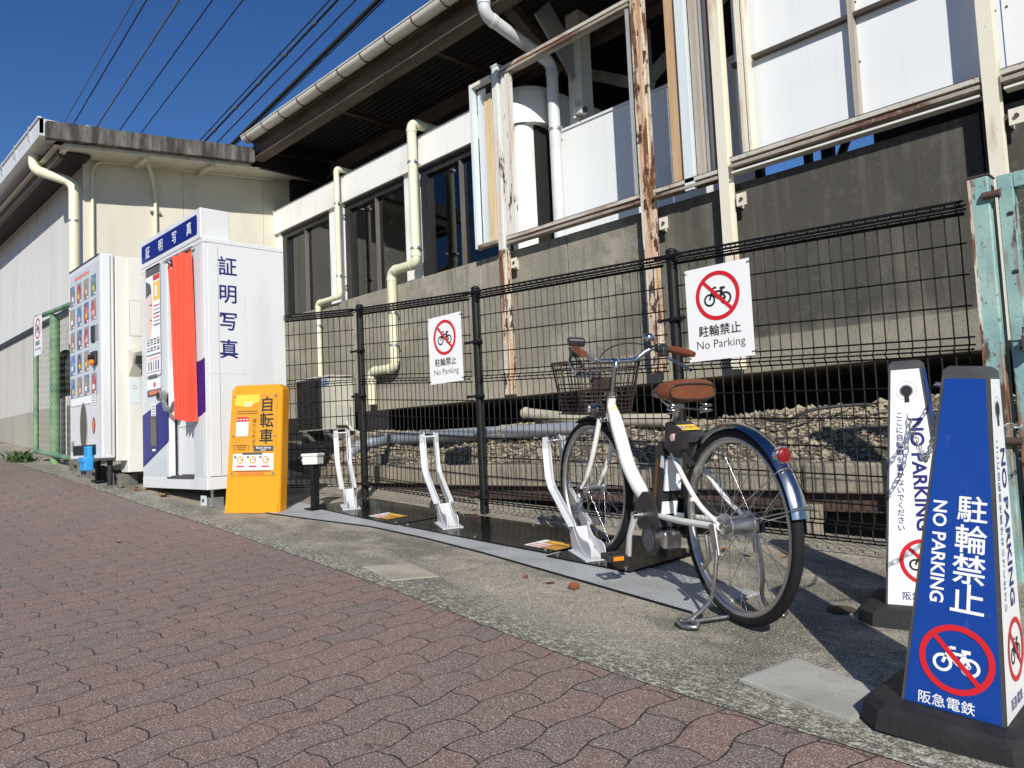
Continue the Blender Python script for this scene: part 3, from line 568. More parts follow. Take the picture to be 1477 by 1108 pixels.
# narrow side frame, left of the first post
mb = MB(); mb.box((-6.10, 5.445, 2.04), (-6.065, 5.52, 3.86), 'pale blue paint'); mb.box((-6.065, 5.45, 3.82), (-5.77, 5.52, 3.86), 'cream steel'); mb.box((-6.065, 5.45, 2.04), (-5.77, 5.52, 2.08), 'old beam steel'); mb.build('side_frame', SF)
mb = MB(); mb.box((-6.06, 5.53, 2.08), (-5.93, 5.54, 3.8), 'grey white panel'); mb.build('board', SF)
mb = MB(); mb.box((-5.925, 5.50, 2.08), (-5.82, 5.53, 3.70), 'pale timber'); mb.build('board', SF)
mb = MB(); mb.box((-5.62, 5.47, 2.08), (-5.585, 5.54, 3.80), 'rusty white steel'); mb.box((-5.565, 5.47, 2.08), (-5.50, 5.52, 3.80), 'rusty white steel'); mb.build('mullion', SF)
mb = MB(); mb.box((-3.985, 5.47, 2.08), (-3.955, 5.53, 3.8), 'grey steel'); mb.build('mullion', SF)
for x0, x1, m, y, z0 in ((-3.60, -3.49, 'orange timber', 5.50, 2.08), (-3.47, -3.375, 'pale blue paint', 5.46, 1.98), (-3.365, -3.29, 'grey timber', 5.50, 2.08), (-3.28, -3.23, 'grey steel', 5.52, 2.08), (-3.22, -3.165, 'mullion', 5.49, 2.08)):
    mb = MB(); mb.box((x0, y, z0), (x1, y+.05, 5.0), m, .004); mb.build('board', SF)
# big white sheets
YS = 5.64
for x0, x1, z0, z1 in ((-3.045, -2.09, 2.14, 5.0), (-2.09, -1.175, 2.14, 5.0), (-1.17, -.2, 2.14, 5.0), (-.2, .74, 2.14, 5.0)):
    mb = MB(); mb.box((x0+.002, YS, z0), (x1-.002, YS+.02, z1), 'screen sheet'); sh_ = mb.build('sheet', SF); mb = MB()
    for zz in (2.2, 2.6, 3.05, 3.5, 4.0): mb.cyl((x0+.03, YS-.004, zz), (x0+.03, YS, zz), .008, 'rust brown', 8); mb.cyl((x1-.03, YS-.004, zz), (x1-.03, YS, zz), .008, 'rust brown', 8)
    mb.build('rivets', sh_)
mb = MB(); mb.box((-3.045, 5.585, 2.925), (-2.945, YS-.005, 2.955), 'roof steel'); mb.box((-2.865, 5.585, 2.925), (-2.10, YS-.005, 2.955), 'roof steel'); mb.box((-2.065, 5.585, 2.925), (-1.285, YS-.005, 2.955), 'roof steel'); mb.build('cross_bar', SF)
mb = MB(); mb.box((-2.10, 5.575, 2.14), (-2.065, YS-.003, 5.0), 'grey timber'); mb.build('mullion', SF)
mb = MB(); mb.box((-2.945, 5.50, 2.14), (-2.90, 5.58, 5.0), 'cream steel'); mb.box((-2.885, 5.50, 2.14), (-2.865, 5.58, 5.0), 'cream steel'); mb.build('mullion', SF)

# ------------------------------------------------------------------ left storage building
XL, YL = -11.1, 2.97
SB = thing('storage_building', 'cream and grey sheet clad building with a dark weathered roof verge behind the photo booth', 'building', (-12, 4, 0))
mb = MB()
for a, b in ((2.99, 4.27), (4.27, 5.5), (5.5, 5.9)): mb.box((XL-.15, a+.003, -.2), (XL, b-.003, 4.45), 'cream wall')
mb.box((XL-.15, 5.9, 3.7), (XL, 8.5, 4.6), 'cream wall'); mb.box((XL-.16, 2.99, -.2), (XL-.012, 5.9, 4.4), 'kerb concrete'); mb.build('side_wall', SB)
mb = MB(); x = XL
k = 0
while x > -34:
    w = .62; mb.box((x-w+.012, YL, 2.07), (x-.012, YL+.1, 4.3), 'grey cladding'); mb.box((x-.02, YL+.02, 2.07), (x+.02 if k else x, YL+.1, 4.3), 'white paint'); x -= w; k += 1
mb.build('front_wall', SB)
mb = MB(); mb.box((XL-.02, YL-.02, .2), (XL+.012, YL+.12, 4.1), 'cream wall'); mb.build('corner_trim', SB)
mb = MB(); mb.box((-34, YL-.04, 2.0), (XL-.02, YL+.1, 2.065), 'window frame dark'); mb.build('drip_strip', SB)
mb = MB(); x = XL-.02
while x > -34: mb.box((x-1.2+.006, YL, .75), (x, YL+.2, 2.0), 'plinth pale'); x -= 1.2
mb.box((-34, YL-.02, -.4), (XL-.02, YL+.2, .745), 'plinth'); mb.build('plinth', SB)
mb = MB()   # roof rises gently away from the gutter
def rz(y): return 3.92+(y-2.45)*.108
mb.add([(XL+.55, 2.5, rz(2.5)+.20), (XL+.55, 5.05, rz(5.05)+.20), (XL+.55, 9, rz(9)+.2), (-34, 9, rz(9)+.20), (-34, 2.5, rz(2.5)+.2)], [(0, 1, 2, 3, 4)], 'verge cement'); mb.add([(XL+.5, 2.5, rz(2.5)-.02), (-34, 2.5, rz(2.5)-.02), (-34, 9, rz(9)-.02), (XL+.5, 9, rz(9)-.02)], [(0, 1, 2, 3)], 'cream wall'); mb.build('roof', SB)
mb = MB()
for i, (a, b, o) in enumerate(((2.38, 3.05, .006), (3.04, 4.2, 0), (4.2, 5.06, .005))):
    F = Fr((XL+.57+o, 0, 0), (0, 1, 0), (0, 0, 1)); mb.prism(F, [(a, rz(a)), (b, rz(b)), (b, rz(b)+.21+o), (a, rz(a)+.21+o)], 0, .09, 'verge cement')
mb.build('verge', SB)
mb = MB(); F = Fr((XL+.47, 0, 0), (0, 1, 0), (0, 0, 1)); mb.prism(F, [(2.6, rz(2.6)-.045), (5.05, rz(5.05)-.045), (5.05, rz(5.05)+.0), (2.6, rz(2.6)+.0)], 0, .08, 'pale gutter'); mb.build('verge_flashing', SB)
for y in (2.62, 3.6, 4.5):
    mb = MB(); mb.obox((XL+.27, y, rz(y)-.05), (1, 0, .0), (0, 1, 0), (.5, .06, .06), 'cream steel'); mb.build('rafter', SB)
mb = MB(); F = Fr((0, 2.62, 4.0), (1, 0, 0), (0, 0, 1)); 
for x0, x1, m in ((-34, XL+.42, 'grey gutter'),): mb.box((x0, 2.36, 4.02), (x1, 2.40, 4.24), m); mb.box((x0, 2.40, 4.02), (x1, 2.56, 4.05), m); mb.box((x1-.02, 2.36, 4.05), (x1, 2.56, 4.24), m); mb.box((x0, 2.34, 4.24), (x1, 2.38, 4.26), 'white paint')
mb.build('gutter', SB)
for i in range(14):
    mb = MB(); mb.box((XL-.1-i*.8, 2.335, 4.1), (XL-.085-i*.8, 2.36, 4.29), 'galvanised steel'); mb.build('gutter_hook', SB)
mb = MB(); mb.box((-34, 2.58, 3.80), (XL+.35, 2.64, 3.99), 'roof steel'); mb.box((-34, 2.64, 3.9), (XL+.3, 2.97, 3.93), 'roof sheet'); mb.build('eaves_board', SB)
mb = MB(); pp = elbow([(XL-.35, 2.46, 4.05), (XL-.35, 2.46, 3.82), (XL+.02, 2.84, 3.62), (XL+.02, 2.84, .05)], .12, 5); mb.tube(pp, .065, 'cream pipe', 14)
for z in (3.1, 1.9, .9): mb.cyl((XL+.02, 2.84, z-.012), (XL+.02, 2.84, z+.012), .072, 'galvanised steel', 14)
mb.build('downpipe', SB)
mb = MB(); mb.tube(elbow([(XL+.03, 3.06, .2), (XL+.03, 3.06, 3.95), (XL+.03, 3.4, 4.0), (XL+.03, 5.7, 4.24)], .18, 6), .022, 'cream pipe', 8); mb.build('conduit', SB)
mb = MB(); mb.tube(elbow([(XL+.03, 3.87, .2), (XL+.03, 3.87, 3.75), (XL+.3, 3.65, 4.10)], .2, 6), .026, 'cream pipe', 8); mb.box((XL, 3.80, 3.38), (XL+.04, 3.94, 3.41), 'galvanised steel'); mb.build('conduit', SB)

# ------------------------------------------------------------------ bank behind the fence
def bankz(x, y):
    b = gz(x, 3.9)
    if y < 4.25: return b-.05
    t = min(1, (y-4.25)/.75); z0 = -.26+max(0, -6.5-x)*.05
    return z0+(.08-z0)*(t**.9)+.03*math.sin(x*2.1+y)+.025*math.sin(x*5.3-y*3)
mb = MB(); ys = [3.95, 4.05, 4.24, 4.26, 4.35, 4.45, 4.55, 4.65, 4.75, 4.85, 4.95, 5.1, 5.3, 5.6, 6.2, 7.0]; xx = [-11.1+.15*i for i in range(95)]
mb.add([(x, y, bankz(x, y)) for x in xx for y in ys], [(i*len(ys)+j, (i+1)*len(ys)+j, (i+1)*len(ys)+j+1, i*len(ys)+j+1) for i in range(len(xx)-1) for j in range(len(ys)-1)], 'soil', True); mb.build('bank')['kind'] = 'structure'
mb = MB(); tint = []
rg = random.Random(3)
for k in range(15000):
    x = rg.uniform(-8.2, -.3) if k < 14600 else rg.uniform(-.3, 1.5); y = 4.27+1.35*rg.random()**1.1; r = rg.uniform(.008, .020) if rg.random() < .93 else rg.uniform(.02, .042)
    c = V((x, y, bankz(x, y)+r*.25)); sx, sy, sz = rg.uniform(.7, 1.3), rg.uniform(.7, 1.3), rg.uniform(.5, .9); a = rg.uniform(0, 6.3); ca, sa = math.cos(a), math.sin(a)
    pts = [(1, 0, 0), (-.9, .2, .1), (.1, 1, -.1), (-.1, -1, .1), (.15, .1, 1), (0, 0, -1)]; vs = []
    for p in pts: q = (p[0]*sx*rg.uniform(.75, 1.2)*r, p[1]*sy*rg.uniform(.75, 1.2)*r, p[2]*sz*r); vs.append(c+V((q[0]*ca-q[1]*sa, q[0]*sa+q[1]*ca, q[2])))
    mb.add(vs, [(0, 2, 4), (2, 1, 4), (1, 3, 4), (3, 0, 4), (2, 0, 5), (1, 2, 5), (3, 1, 5), (0, 3, 5)], 'gravel stone'); tint += [min(1, max(0, rg.gauss(.55, .28)))]*6
g = mb.build('gravel'); g['kind'] = 'stuff'; tag(g, 'pale tan gravel bank under the platform behind the wire fence', 'gravel')
a = g.data.attributes.new('tint', 'FLOAT', 'POINT'); a.data.foreach_set('value', tint)
mb = MB(); xk = [-7.4, -5.2, -3.4, -1.95, -.2, 1.5]
for a, b in zip(xk, xk[1:]): mb.obox(((a+b)/2, 4.15, -.285), (1, 0, .006), (0, 1, 0), (b-a-.012, .22, .16), 'kerb concrete', .012)
tag(mb.build('concrete_kerb', base=(-3, 4.15, -.37)), 'long pale concrete kerb beam at the foot of the gravel bank', 'kerb')
mb = MB(); mb.box((-7.3, 4.09, -.455), (1.5, 4.13, -.372), 'rust brown'); mb.box((-7.3, 4.05, -.463), (1.5, 4.2, -.455), 'rust brown')
tag(mb.build('steel_rail', base=(-3, 4.1, -.46)), 'dark rusty steel rail lying under the concrete kerb', 'rail')
mb = MB(); mb.box((-1.89, 3.93, -.66), (-1.82, 4.0, -.42), 'kerb concrete', .006)
tag(mb.build('concrete_stake', base=(-1.86, 3.97, -.66)), 'small concrete stake behind the fence near the rear bicycle wheel', 'stake')
mb = MB(); mb.tube(elbow([(-3.9, 4.72, .045), (-5.7, 4.72, .05), (-6.9, 4.70, .045), (-7.08, 4.42, -.03), (-7.1, 4.38, -.5)], .14, 6), .062, 'grey blue pipe', 14)
for x in (-6.15, -5.0): mb.cyl((x-.04, 4.72, .05), (x+.04, 4.72, .05), .07, 'dusty grey pipe', 14)
tag(mb.build('drain_pipe', base=(-5.5, 4.7, 0)), 'long grey blue plastic drain pipe lying on the gravel behind the fence', 'pipe')
mb = MB(); mb.tube([(-5.05, 5.05, .22), (-4.25, 4.95, .12), (-3.4, 4.9, .08)], .052, 'dusty cream', 14); mb.sphere((-5.05, 5.05, .22), .06, 'dusty cream')
tag(mb.build('cream_pipe', base=(-4.3, 5, .05)), 'short cream pipe with a rounded end lying on top of the gravel', 'pipe')
mb = MB(); mb.tube([(-7.6, 3.62, -.28), (-6.75, 3.45, -.37), (-6.35, 3.40, -.38)], .075, 'dusty grey pipe', 14); mb.cyl((-6.75, 3.45, -.37), (-6.68, 3.44, -.372), .083, 'dusty grey pipe', 14)
tag(mb.build('drain_pipe', base=(-6.8, 3.5, -.4)), 'short thick grey drain pipe lying at the foot of the fence behind the yellow board', 'pipe')
mb = MB(); mb.tube(spline_([(-2.55, 4.75, .06), (-2.35, 4.70, .03), (-2.2, 4.75, .09), (-2.0, 4.9, .11), (-1.85, 5.05, .1)]), .011, 'wire black', 6)
tag(mb.build('black_cable', base=(-2, 4.8, 0)), 'loose black cable lying on the gravel right of the saddle', 'cable')
for x, z, h, lb in ((-6.45, -.33, .42, 'thin dark stump of the post pair behind the left bicycle rack, nearer the box post'), (-6.2, -.34, .38, 'thin dark stump of the post pair behind the left bicycle rack, nearer the fence post')):
    mb = MB(); mb.box((x, 4.32, z-.2), (x+.07, 4.39, z+h-.2), 'block concrete', .005); mb.box((x-.004, 4.316, z+h-.2), (x+.074, 4.394, z+h-.19), 'rust brown'); tag(mb.build('stump_post', base=(x, 4.35, z-.2)), lb, 'post', 'dark stumps behind the fence')

# ------------------------------------------------------------------ air conditioner
AC = thing('air_conditioner', 'cream outdoor air conditioner unit with a dark grille below the white windows', 'air conditioner', (-8.8, 5.0, .1))
mb = MB(); mb.box((-9.22, 5.0, .20), (-8.43, 5.36, .88), 'ac casing', .012); mb.box((-9.24, 4.985, .86), (-8.41, 5.38, .885), 'ac casing', .006); mb.build('casing', AC)
mb = MB(); mb.box((-9.20, 4.99, .23), (-8.62, 4.999, .86), 'dark recess')
for i in range(22): mb.box((-9.20, 4.972, .24+i*.028), (-8.62, 4.99, .252+i*.028), 'black plastic')
for x in (-9.2, -9.06, -8.91, -8.77, -8.63): mb.box((x, 4.968, .235), (x+.012, 4.99, .86), 'black plastic')
mb.build('grille', AC)
mb = MB(); mb.box((-8.60, 4.994, .76), (-8.47, 4.999, .84), 'pack blue'); mb.build('sticker', AC)
mb = MB(); mb.box((-8.425, 5.06, .25), (-8.38, 5.26, .52), 'ac casing', .01); mb.tube([(-8.40, 5.2, .3), (-8.36, 5.25, .2), (-8.4, 5.5, .1)], .02, 'warm white paint', 8); mb.build('valve_cover', AC)
for x in (-9.15, -8.6): mb = MB(); mb.box((x, 5.0, .0), (x+.1, 5.4, .20), 'block concrete'); mb.build('foot', AC)

# ------------------------------------------------------------------ wire fence
YF = 3.55
FE = thing('wire_fence', 'black welded wire mesh fence on round posts running behind the bicycle racks', 'fence', (-3.2, YF, -.55))
def fz(x): return (1.145+(x+5.5)*(-.0705)) if x < -4.02 else (1.04+(x+4.02)*(-.0465) if x < -2.38 else .965+(x+2.38)*(-.048))
def panel(x0, y0, x1, y1, t0, t1, b0, b1, dx=.0545):
    mb = MB(); p0, p1 = V((x0, y0, 0)), V((x1, y1, 0)); L = (p1-p0).length; d = (p1-p0)/L; n = V((d.y, -d.x, 0)); r = .0034
    if n.y > 0: n = -n
    T = lambda s: t0+(t1-t0)*s/L
    Bt = lambda s: b0+(b1-b0)*s/L
    H = min(t0-b0, t1-b1)
    def fold(drop, depth, h):   # triangular stiffening fold: (offset out of the plane, distance from the top)
        return [(0, drop), (depth, drop+h*.5), (0, drop+h)]
    mid = .60
    prof = [(-.028, .012), (.0, 0), (.030, .012), (.030, .045), (0, .058), (0, mid), (.022, mid+.02), (0, mid+.04), (0, H-.13), (.028, H-.115), (.028, H-.06), (0, H-.04)]
    k = int(L/dx); s0 = (L-k*dx)/2
    for i in range(k+1):
        s = s0+i*dx; b = p0+d*s
        mb.tube([b+n*o+V((0, 0, T(s)-z)) for o, z in prof], r, 'black paint', 4, smooth=False)
    hz = [(-.028, .012), (0, 0), (.030, .012), (.030, .045), (0, .058)]+[(0, .178+.13*j) for j in range(4) if .178+.13*j < mid-.03]+[(0, mid), (.022, mid+.02), (0, mid+.04)]
    z = mid+.17
    while z < H-.16: hz.append((0, z)); z += .13
    hz += [(0, H-.13), (.028, H-.115), (.028, H-.06), (0, H-.04)]
    for o, z in ((-.026, .03), (.015, .028), (.028, .03), (.0, .05)): hz.append((o, z))
    for o, z in hz:
        o2 = o+(.004 if o >= 0 else 0); mb.tube([p0+n*o2+V((0, 0, T(0)-z)), p1+n*o2+V((0, 0, T(L)-z))], r*(1.25 if z < .07 else 1.1), 'black paint', 4, smooth=False)
    return mb.build('mesh_panel', FE)
G_ = lambda x, y=YF: gz(x, y)+.03
panel(-6.09, 3.20, -5.53, YF-.02, 1.145, 1.145, G_(-6.1), G_(-5.5))
panel(-5.46, YF, -4.06, YF, fz(-5.46), fz(-4.06), G_(-5.46), G_(-4.06)); panel(-3.98, YF, -2.42, YF, fz(-3.98), fz(-2.42), G_(-3.98), G_(-2.42)); panel(-2.34, YF, -.93, YF, fz(-2.34), fz(-.93), G_(-2.34), G_(-.93))
for x in (-5.5, -4.02, -2.38):
    mb = MB(); zt = fz(x)+.02; b = gz(x, YF); mb.cyl((x, YF+.02, b-.05), (x, YF+.02, zt), .030, 'black paint', 16); mb.sphere((x, YF+.02, zt), .034, 'black paint', 12, 6, (1, 1, .6))
    for zz in (zt-.03, zt-.38, zt-.76, b+.12):
        mb.cyl((x, YF+.02, zz-.014), (x, YF+.02, zz+.014), .036, 'black paint', 14); mb.box((x-.085, YF-.022, zz-.008), (x+.085, YF-.008, zz+.008), 'black paint'); mb.sphere((x-.075, YF-.025, zz), .013, 'black paint', 6, 4); mb.sphere((x+.075, YF-.025, zz), .013, 'black paint', 6, 4)
    mb.build('post', FE)

# ------------------------------------------------------------------ no-parking signs
def bike_icon(mb, F, cx, cy, s, m, w, lift):
    r = .21*s; mb.ring(F, cx-.29*s, cy-.12*s, r-w, r, m, lift, 24); mb.ring(F, cx+.29*s, cy-.12*s, r-w, r, m, lift, 24)
    q = lambda a, b: (cx+a*s, cy+b*s)
    mb.line(F, [q(-.29, -.12), q(-.14, .26), q(-.02, .26)], w, m, lift); mb.line(F, [q(-.20, .13), q(.16, .13), q(.05, -.12), q(-.20, .10)], w, m, lift+.0002); mb.line(F, [q(.05, -.12), q(.29, -.12), q(.16, .13), q(.19, .22)], w, m, lift+.0004); mb.line(F, [q(.10, .22), q(.29, .22)], w*1.2, m, lift+.0002)
def ban(mb, F, cx, cy, r, icon, lift, t=.17):
    bike_icon(mb, F, cx, cy, r*1.25, icon, r*.085, lift); mb.ring(F, cx, cy, r*(1-t), r, 'red ink', lift+.001)
    k = r*(1-t*.6); c = math.cos(R(43)); mb.line(F, [(cx-k*c, cy+k*c), (cx+k*c, cy-k*c)], r*t*.85, 'red ink', lift+.0012)
def make_sign():
    mb = MB(); F = Fr((0, 0, 0), (1, 0, 0), (0, 0, 1)); w, h = .375, .49
    mb.box((-w/2, 0, -h/2), (w/2, .003, h/2), 'white sheet'); f = .0008
    ban(mb, F, 0, .085, .128, 'black ink', f); mb.text(F, '駐輪禁止', 0, -.092, .062, 'black ink', f, .014); mb.text(F, 'No Parking', 0, -.162, .062, 'black ink', f, -.004)
    s = mb.build('no_parking_sign')
    tm = MB()
    for a in (-1, 1):
        for b in (-1, 1): tm.tube([(a*.178, -.004, b*.225), (a*.178, .03, b*.225)], .003, 'black paint', 5); tm.tube([(a*.178, -.004, b*.225), (a*.205, -.004, b*.225+.004)], .002, 'black paint', 4)
    tm.build('cable_tie', s); return s
SG = make_sign(); SG.location = (-2.075, YF-.042, .60); tag(SG, 'white no parking bicycle sign tied to the fence right of the bicycle handlebar', 'sign', 'no parking signs')
s2 = dup(SG); s2.location = (-4.305, YF-.042, .663); s2.rotation_euler = (0, R(-.6), 0); s2['label'] = 'white no parking bicycle sign tied to the fence above the middle bicycle rack'
s3 = dup(SG); s3.location = (-10.80, 2.36, 1.52); s3['label'] = 'white no parking bicycle sign on the green chain link gate'

# ------------------------------------------------------------------ green chain-link gate beside the vending machine
def chainlink(mb, F, x0, x1, z0, z1, p, r, m):
    k = int((x1-x0)/p)+1; nz = int((z1-z0)/(p/2))
    for i in range(k):
        mb.tube([F.p(min(x1, x0+(i+(j % 2))*p), z0+j*(z1-z0)/nz, .004 if j % 2 else -.004) for j in range(nz+1)], r, m, 3, cap=False, smooth=False)
GG = thing('green_gate', 'old green pipe gate of chain link mesh left of the vending machine', 'gate', (-10.3, 2.4, -.05))
mb = MB(); mb.tube(elbow([(-11.07, 2.4, 1.70), (-11.07, 2.4, .08), ], .06), .03, 'green paint', 10); mb.tube(elbow([(-11.07, 2.4, 1.6), (-11.07, 2.4, 1.78), (-9.3, 2.4, 1.70)], .06, 5), .028, 'green paint', 10); mb.tube([(-11.07, 2.4, .10), (-9.3, 2.4, -.02)], .030, 'green paint', 10); mb.build('frame', GG)
mb = MB(); mb.cyl((-10.35, 2.44, -.1), (-10.35, 2.44, 1.72), .055, 'green paint', 14); mb.cyl((-9.4, 2.44, -.1), (-9.4, 2.44, 1.7), .05, 'green paint', 14); mb.build('post', GG)
mb = MB(); chainlink(mb, Fr((-11.11, 2.395, 0), (1, 0, -.06), (0, 0, 1)), 0, 1.68, .14, 1.72, .075, .0016, 'green wire'); mb.build('wire_mesh', GG)
mb = MB(); mb.box((-10.3, 2.55, .0), (-9.6, 2.6, .62), 'block concrete'); mb.sphere((-10.62, 2.62, 1.0), .26, 'black rubber', 16, 10, (1, .5, 1.3)); mb.box((-10.8, 2.55, .0), (-10.4, 2.7, .75), 'ac casing', .03)
tag(mb.build('covered_stack', base=(-10, 2.65, 0)), 'dark covered heap standing behind the green chain link gate', 'heap')
def leafblade(mb, c, d, L, w, m, up=.3):
    c = V(c); d = V(d).normalized(); sd = d.cross(V((0, 0, 1))).normalized(); t = c+d*L+V((0, 0, L*up)); mid = c+d*L*.5+V((0, 0, L*up*.9)); mb.add([c, mid+sd*w, t, mid-sd*w], [(0, 1, 2, 3)], m)
mb = MB(); rg = random.Random(5)
for k in range(150):
    a = rg.uniform(0, 6.3); x, y = -11.25+rg.gauss(0, .16), 2.27+rg.gauss(0, .05); leafblade(mb, (x, y, gz(x, y)), (math.cos(a), math.sin(a), .4), rg.uniform(.05, .13), rg.uniform(.012, .025), 'weed leaf', rg.uniform(.2, .9))
tag(mb.build('weed', base=(-11.25, 2.27, gz(-11.25, 2.27))), 'small green weed growing at the foot of the green gate', 'plant')

# ------------------------------------------------------------------ vending machine
VM = thing('vending_machine', 'white vending machine with rows of product pictures beside the photo booth', 'vending machine', (-8.2, 2.5, -.2))
vx0, vx1, vy, vz0, vz1 = -8.76, -7.72, 2.2, -.05, 1.90
mb = MB(); mb.box((vx0+.01, vy+.125, vz0), (vx1-.005, 2.98, vz1-.01), 'warm white paint', .008); mb.box((vx1-.003, vy+.23, .0), (vx1+.008, 2.95, vz1-.03), 'warm white paint', .004); mb.box((vx1-.2, 2.42, -.16), (vx1+.02, 2.95, .0), 'warm white paint', .005); mb.build('cabinet', VM)
mb = MB(); mb.box((vx0, vy, vz0+.03), (vx1, vy+.115, vz1), 'white paint', .012); mb.box((vx1-.0, vy+.075, vz0+.06), (vx1+.004, vy+.083, vz1-.02), 'mid grey ink'); mb.box((vx0, vy-.004, vz1-.012), (vx1-.06, vy+.03, vz1+.004), 'dark grey ink'); dr = mb.build('door', VM)
F = Fr((vx0, vy-.001, vz0), (1, 0, 0), (0, 0, 1)); Wd = vx1-vx0
mb = MB(); mb.rect(F, Wd*.475, 1.265, .95, 1.26, 'grey white panel', .001, .01)
packs = ['pack tan', 'pack red', 'pack tan', 'pack green', 'pack tan', 'pack blue', 'pack red', 'pack red', 'pack tan', 'pack dark', 'pack red', None, 'pack blue', 'pack dark', 'pack tan', None, 'pack blue', 'pack tan', 'pack tan', 'pack red']
rg = random.Random(2)
for i, pk in enumerate(packs):
    if not pk: continue
    cx, cz = .115+(i % 4)*.235, 1.68-(i//4)*.235; cz -= .0
    mb.rect(F, cx, cz, .165, .205, 'mid grey ink' if i % 3 else 'pack blue', .002)
    mb.poly(F, [(cx-.055, cz-.09), (cx+.045, cz-.095), (cx+.065, cz+.02), (cx+.03, cz+.085), (cx-.04, cz+.08), (cx-.07, cz)], pk, .003)
    mb.rect(F, cx+rg.uniform(-.02, .02), cz-.03, .06, .045, rg.choice(['white ink', 'yellow ink', 'pink ink']), .004); mb.rect(F, cx+.055, cz-.085, .045, .02, 'white ink', .0045)
mb.rect(F, .46, .60, .82, .09, 'mid grey ink', .0015); mb.rect(F, .46, .60, .80, .075, 'white ink', .002)
for k in range(9): mb.rect(F, .22+k*.055, 1.835, .035, .03 if k % 3 else .045, 'red orange ink', .002)
mb.build('product_display', VM)
mb = MB(); mb.box((vx1-.27, vy-.018, 1.08), (vx1-.17, vy, 1.24), 'black plastic', .008); mb.box((vx1-.165, vy-.006, 1.09), (vx1-.07, vy, 1.24), 'mid grey ink'); mb.build('card_reader', VM)
mb = MB(); mb.box((vx1-.25, vy-.03, .86), (vx1-.10, vy, .99), 'black plastic', .01); mb.cyl((vx1-.15, vy-.06, .88), (vx1-.15, vy-.03, .88), .028, 'orange reflector'); mb.cyl((vx1-.2, vy-.055, .93), (vx1-.2, vy-.02, .93), .03, 'black rubber'); mb.build('coin_slot', VM)
mb = MB(); mb.disc(F, .475, .345, .125, 'white paint', .003, 28, .245); mb.disc(F, .475, .345, .112, 'brown grey tray', .004, 28, .23); mb.build('delivery_window', VM)
mb = MB(); mb.disc(F, .80, .345, .045, 'dark grey ink', .003, 20, .08); mb.disc(F, .80, .345, .035, 'red orange ink', .004, 20, .065); mb.build('change_return', VM)
mb = MB(); mb.rect(F, .80, .59, .16, .10, 'white ink', .003)
for k in range(4): mb.rect(F, .80, .625-k*.022, .12, .008, 'mid grey ink', .004)
mb.rect(F, .10, .16, .10, .10, 'mid grey ink', .003); mb.build('notice', VM)
mb = MB(); mb.box((vx0+.12, vy-.006, .02), (vx1-.18, vy+.0, .115), 'black plastic'); 
for k in range(7): mb.box((vx0+.16+k*.09, vy-.010, .03), (vx0+.20+k*.09, vy-.006, .10), 'dark recess')
mb.build('vent_grille', VM)
mb = MB(); Fs = Fr((vx1+.009, 2.40, 0), (0, 1, 0), (0, 0, 1)); mb.rect(Fs, .1, 1.30, .11, .34, 'warm white paint', .001); mb.line(Fs, [(.045, 1.13), (.155, 1.13), (.155, 1.47), (.045, 1.47), (.045, 1.13)], .004, 'mid grey ink', .0015); mb.build('side_label', VM); mb = MB(); mb.rect(Fs, .085, .61, .10, .24, 'pale blue paint', .002); mb.ring(Fs, .085, .64, .015, .02, 'mid grey ink', .003); mb.build('side_label', VM)
mb = MB(); mb.add([(vx1+.009, 2.43, 1.0), (vx1+.009, 2.54, 1.02), (vx1+.12, 2.545, .985), (vx1+.12, 2.45, .955), (vx1+.009, 2.43, .74), (vx1+.009, 2.54, .74), (vx1+.06, 2.54, .86), (vx1+.06, 2.45, .84)], [(0, 1, 2, 3), (3, 2, 6, 7), (0, 3, 7, 4), (7, 6, 5, 4), (1, 5, 6, 2)], 'ac casing'); mb.box((vx1+.04, 2.47, .86), (vx1+.115, 2.53, .93), 'black plastic'); mb.build('receipt_hood', VM)
for x in (vx0+.08, vx0+.55, vx1-.12):
    mb = MB(); mb.cyl((x, vy+.10, gz(x, vy+.1)-.01), (x, vy+.10, vz0+.01), .024, 'black rubber', 10); mb.box((x-.05, vy+.05, gz(x, vy)+.0), (x+.05, vy+.15, gz(x, vy)+.03), 'block concrete'); mb.build('foot', VM)
mb = MB(); x = vx0+.66; mb.box((x, vy-.09, -.13), (x+.17, vy-.012, -.0), 'blue plastic', .012); mb.box((x+.02, vy-.06, -.02), (x+.15, vy-.012, .10), 'blue plastic', .012); mb.box((x+.0, vy-.10, -.05), (x+.17, vy-.08, -.0), 'blue plastic', .01)
tag(mb.build('blue_bin', base=(x+.06, vy-.06, -.2)), 'small bright blue plastic box hanging at the foot of the vending machine', 'box')
blk = [(-9.15, 2.36, .30, 'dark rough concrete block under the left end of the vending machine'), (-8.42, 2.33, .30, 'dark rough concrete block under the middle of the vending machine'), (-7.98, 2.40, .34, 'dark rough concrete block under the right end of the vending machine')]
for x, y, w, lb in blk:
    mb = MB(); z = gz(x, y); mb.obox((x, y+.05, z+.055), (1, .05, -.12), (0, 1, .05), (w, .17, .12), 'block concrete', .012); mb.cyl((x+.1, y-.05, z+.06), (x+.1, y-.03, z+.06), .015, 'dark recess', 8); tag(mb.build('concrete_block', base=(x, y, z)), lb, 'block', 'blocks under the machines')
for x, y, lb in ((-7.72, 2.62, 'small pale timber block in the gap left of the photo booth, nearer the vending machine'), (-7.58, 2.60, 'small pale timber block against the lower left corner of the photo booth')):
    mb = MB(); z = gz(x, y); mb.box((x-.03, y-.04, z), (x+.03, y+.04, z+.13), 'plinth', .006); tag(mb.build('packing_block', base=(x, y, z)), lb, 'block', 'packing blocks by the booth')

